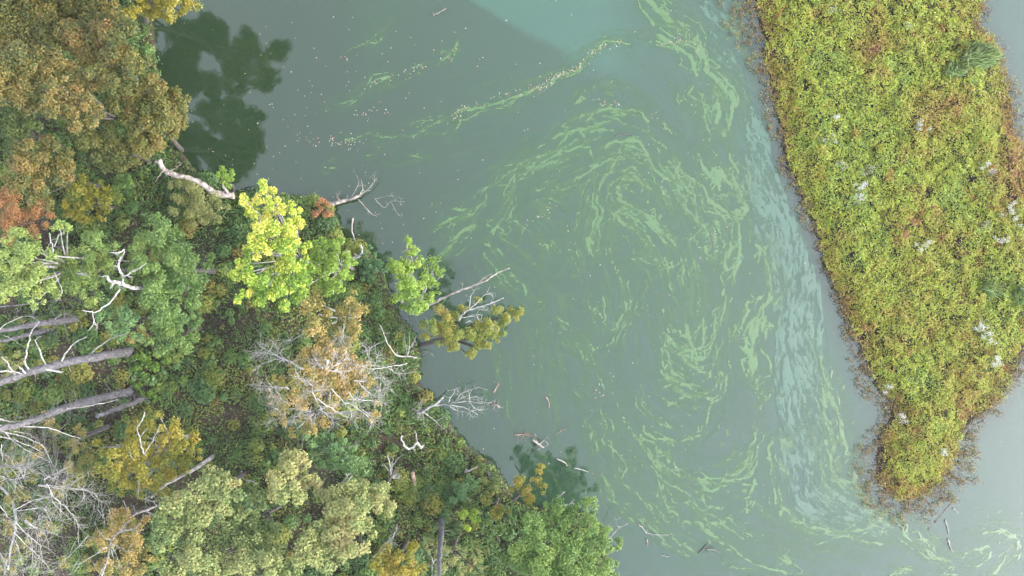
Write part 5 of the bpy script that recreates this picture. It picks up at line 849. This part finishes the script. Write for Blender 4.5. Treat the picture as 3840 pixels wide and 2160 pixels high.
# ------------------------------------------------------------------ fallen leaves afloat
r = np.random.default_rng(77)
cand = []
ROWS = [('A', [(980,690),(1060,630),(1200,580),(1290,560),(1390,515),(1480,540)], 26), ('A', [(1570,480),(1640,440),(1700,330)], 10), ('A', [(1660,900),(1760,830),(1990,760),(2080,740),(2270,690),(2340,680),(2480,590)], 75), ('A', [(690,1080),(780,1105),(890,1110)], 26), ('A', [(450,1060),(540,1085),(620,1115)], 12), ('A', [(900,920),(940,880),(1050,850),(1160,880)], 14),
        ('B', [(0,680),(90,630),(200,570),(310,520),(430,430),(520,350),(700,320)], 90), ('B', [(1010,330),(1080,300),(1180,270),(1260,430),(1400,700)], 34), ('B', [(480,760),(540,780),(680,780)], 16), ('B', [(900,860),(970,960),(1050,970)], 10), ('D', [(440,200),(400,300),(560,440)], 14), ('C', [(1880,450),(1760,500),(1680,690)], 18), ('C', [(700,300),(560,400),(500,480)], 16)]
for fr, pts, n in ROWS:
    c = catmull(px(fr, pts), 8); i = r.integers(0, len(c) - 1, n); t = r.random(n)[:, None]
    cand.append(c[i] * (1 - t) + c[i + 1] * t + r.normal(size=(n, 2)) * 9)
cand = np.vstack(cand)
bg_ = np.column_stack([r.uniform(560, 3840, 2600), r.uniform(0, 2160, 2600)])
w_ = .75 * np.exp(-((bg_[:, 0] - 1250) / 420) ** 2 - ((bg_[:, 1] - 500) / 420) ** 2) + .28 * np.exp(-((bg_[:, 0] - 2400) / 500) ** 2 - ((bg_[:, 1] - 1000) / 800) ** 2) + .06
bg_ = bg_[r.random(len(bg_)) < w_]
cand = np.vstack([cand, bg_]); w3 = W(cand, .012)
okk = (sdist(MAINW, w3[:, 0], w3[:, 1]) < -.15) & (sdist(ISLW, w3[:, 0], w3[:, 1]) < -.4); w3 = w3[okk]; r.shuffle(w3)
M_fl = []
for nm, c in (('tan', (.22, .13, .09)), ('cream', (.3, .26, .21)), ('russet', (.2, .085, .055))):
    m, nt, b = newmat('floating_leaf_' + nm); b.inputs['Base Color'].default_value = (*c, 1); b.inputs['Roughness'].default_value = .7; M_fl.append(m)
def leafmesh(m):
    th = np.linspace(0, 2 * np.pi, 9)[:-1]; rr = 1 + .22 * np.cos(3 * th + r.random() * 6)
    V = np.vstack([[0, 0, .12], np.column_stack([np.cos(th) * rr * .5, np.sin(th) * rr * .32, r.uniform(-.02, .12, 8)])])
    return mesh_np('fallen_leaf', V, np.array([(0, i + 1, (i + 1) % 8 + 1) for i in range(8)]), m)
LMs = [leafmesh(M_fl[i]) for i in (0, 0, 1, 2)]
NI = 290
LAB = ['tan fallen leaf afloat on the lake', 'tan fallen leaf afloat on the lake', 'cream coloured fallen leaf afloat on the lake', 'russet fallen leaf afloat on the lake']
GRP = ['tan leaves floating on the lake', 'tan leaves floating on the lake', 'cream leaves floating on the lake', 'russet leaves floating on the lake']
for i, p in enumerate(w3[:NI]):
    j = int(r.choice(4, p=[.3, .25, .3, .15])); o = bpy.data.objects.new('fallen_leaf', LMs[j]); COL.objects.link(o)
    o.location = p; o.rotation_euler = (r.normal() * .1, r.normal() * .1, r.uniform(0, 6.28)); s_ = r.uniform(.065, .115); o.scale = (s_, s_, s_)
    tag(o, LAB[j], 'leaf', GRP[j])
rest = w3[NI:]
if len(rest):
    N = unit(np.column_stack([r.normal(size=len(rest)) * .15, r.normal(size=len(rest)) * .15, np.ones(len(rest))]))
    o = leaves(rest, N, r.uniform(.07, .12, len(rest)), .06, r.random(len(rest)), 'floating_leaves', leafmat('floating_leaf_mix', PAL['leafw'], .1), None, (0, 0, 0), r); o['kind'] = 'stuff'
    tag(o, 'scattered small fallen leaves drifting on the lake', 'leaves')
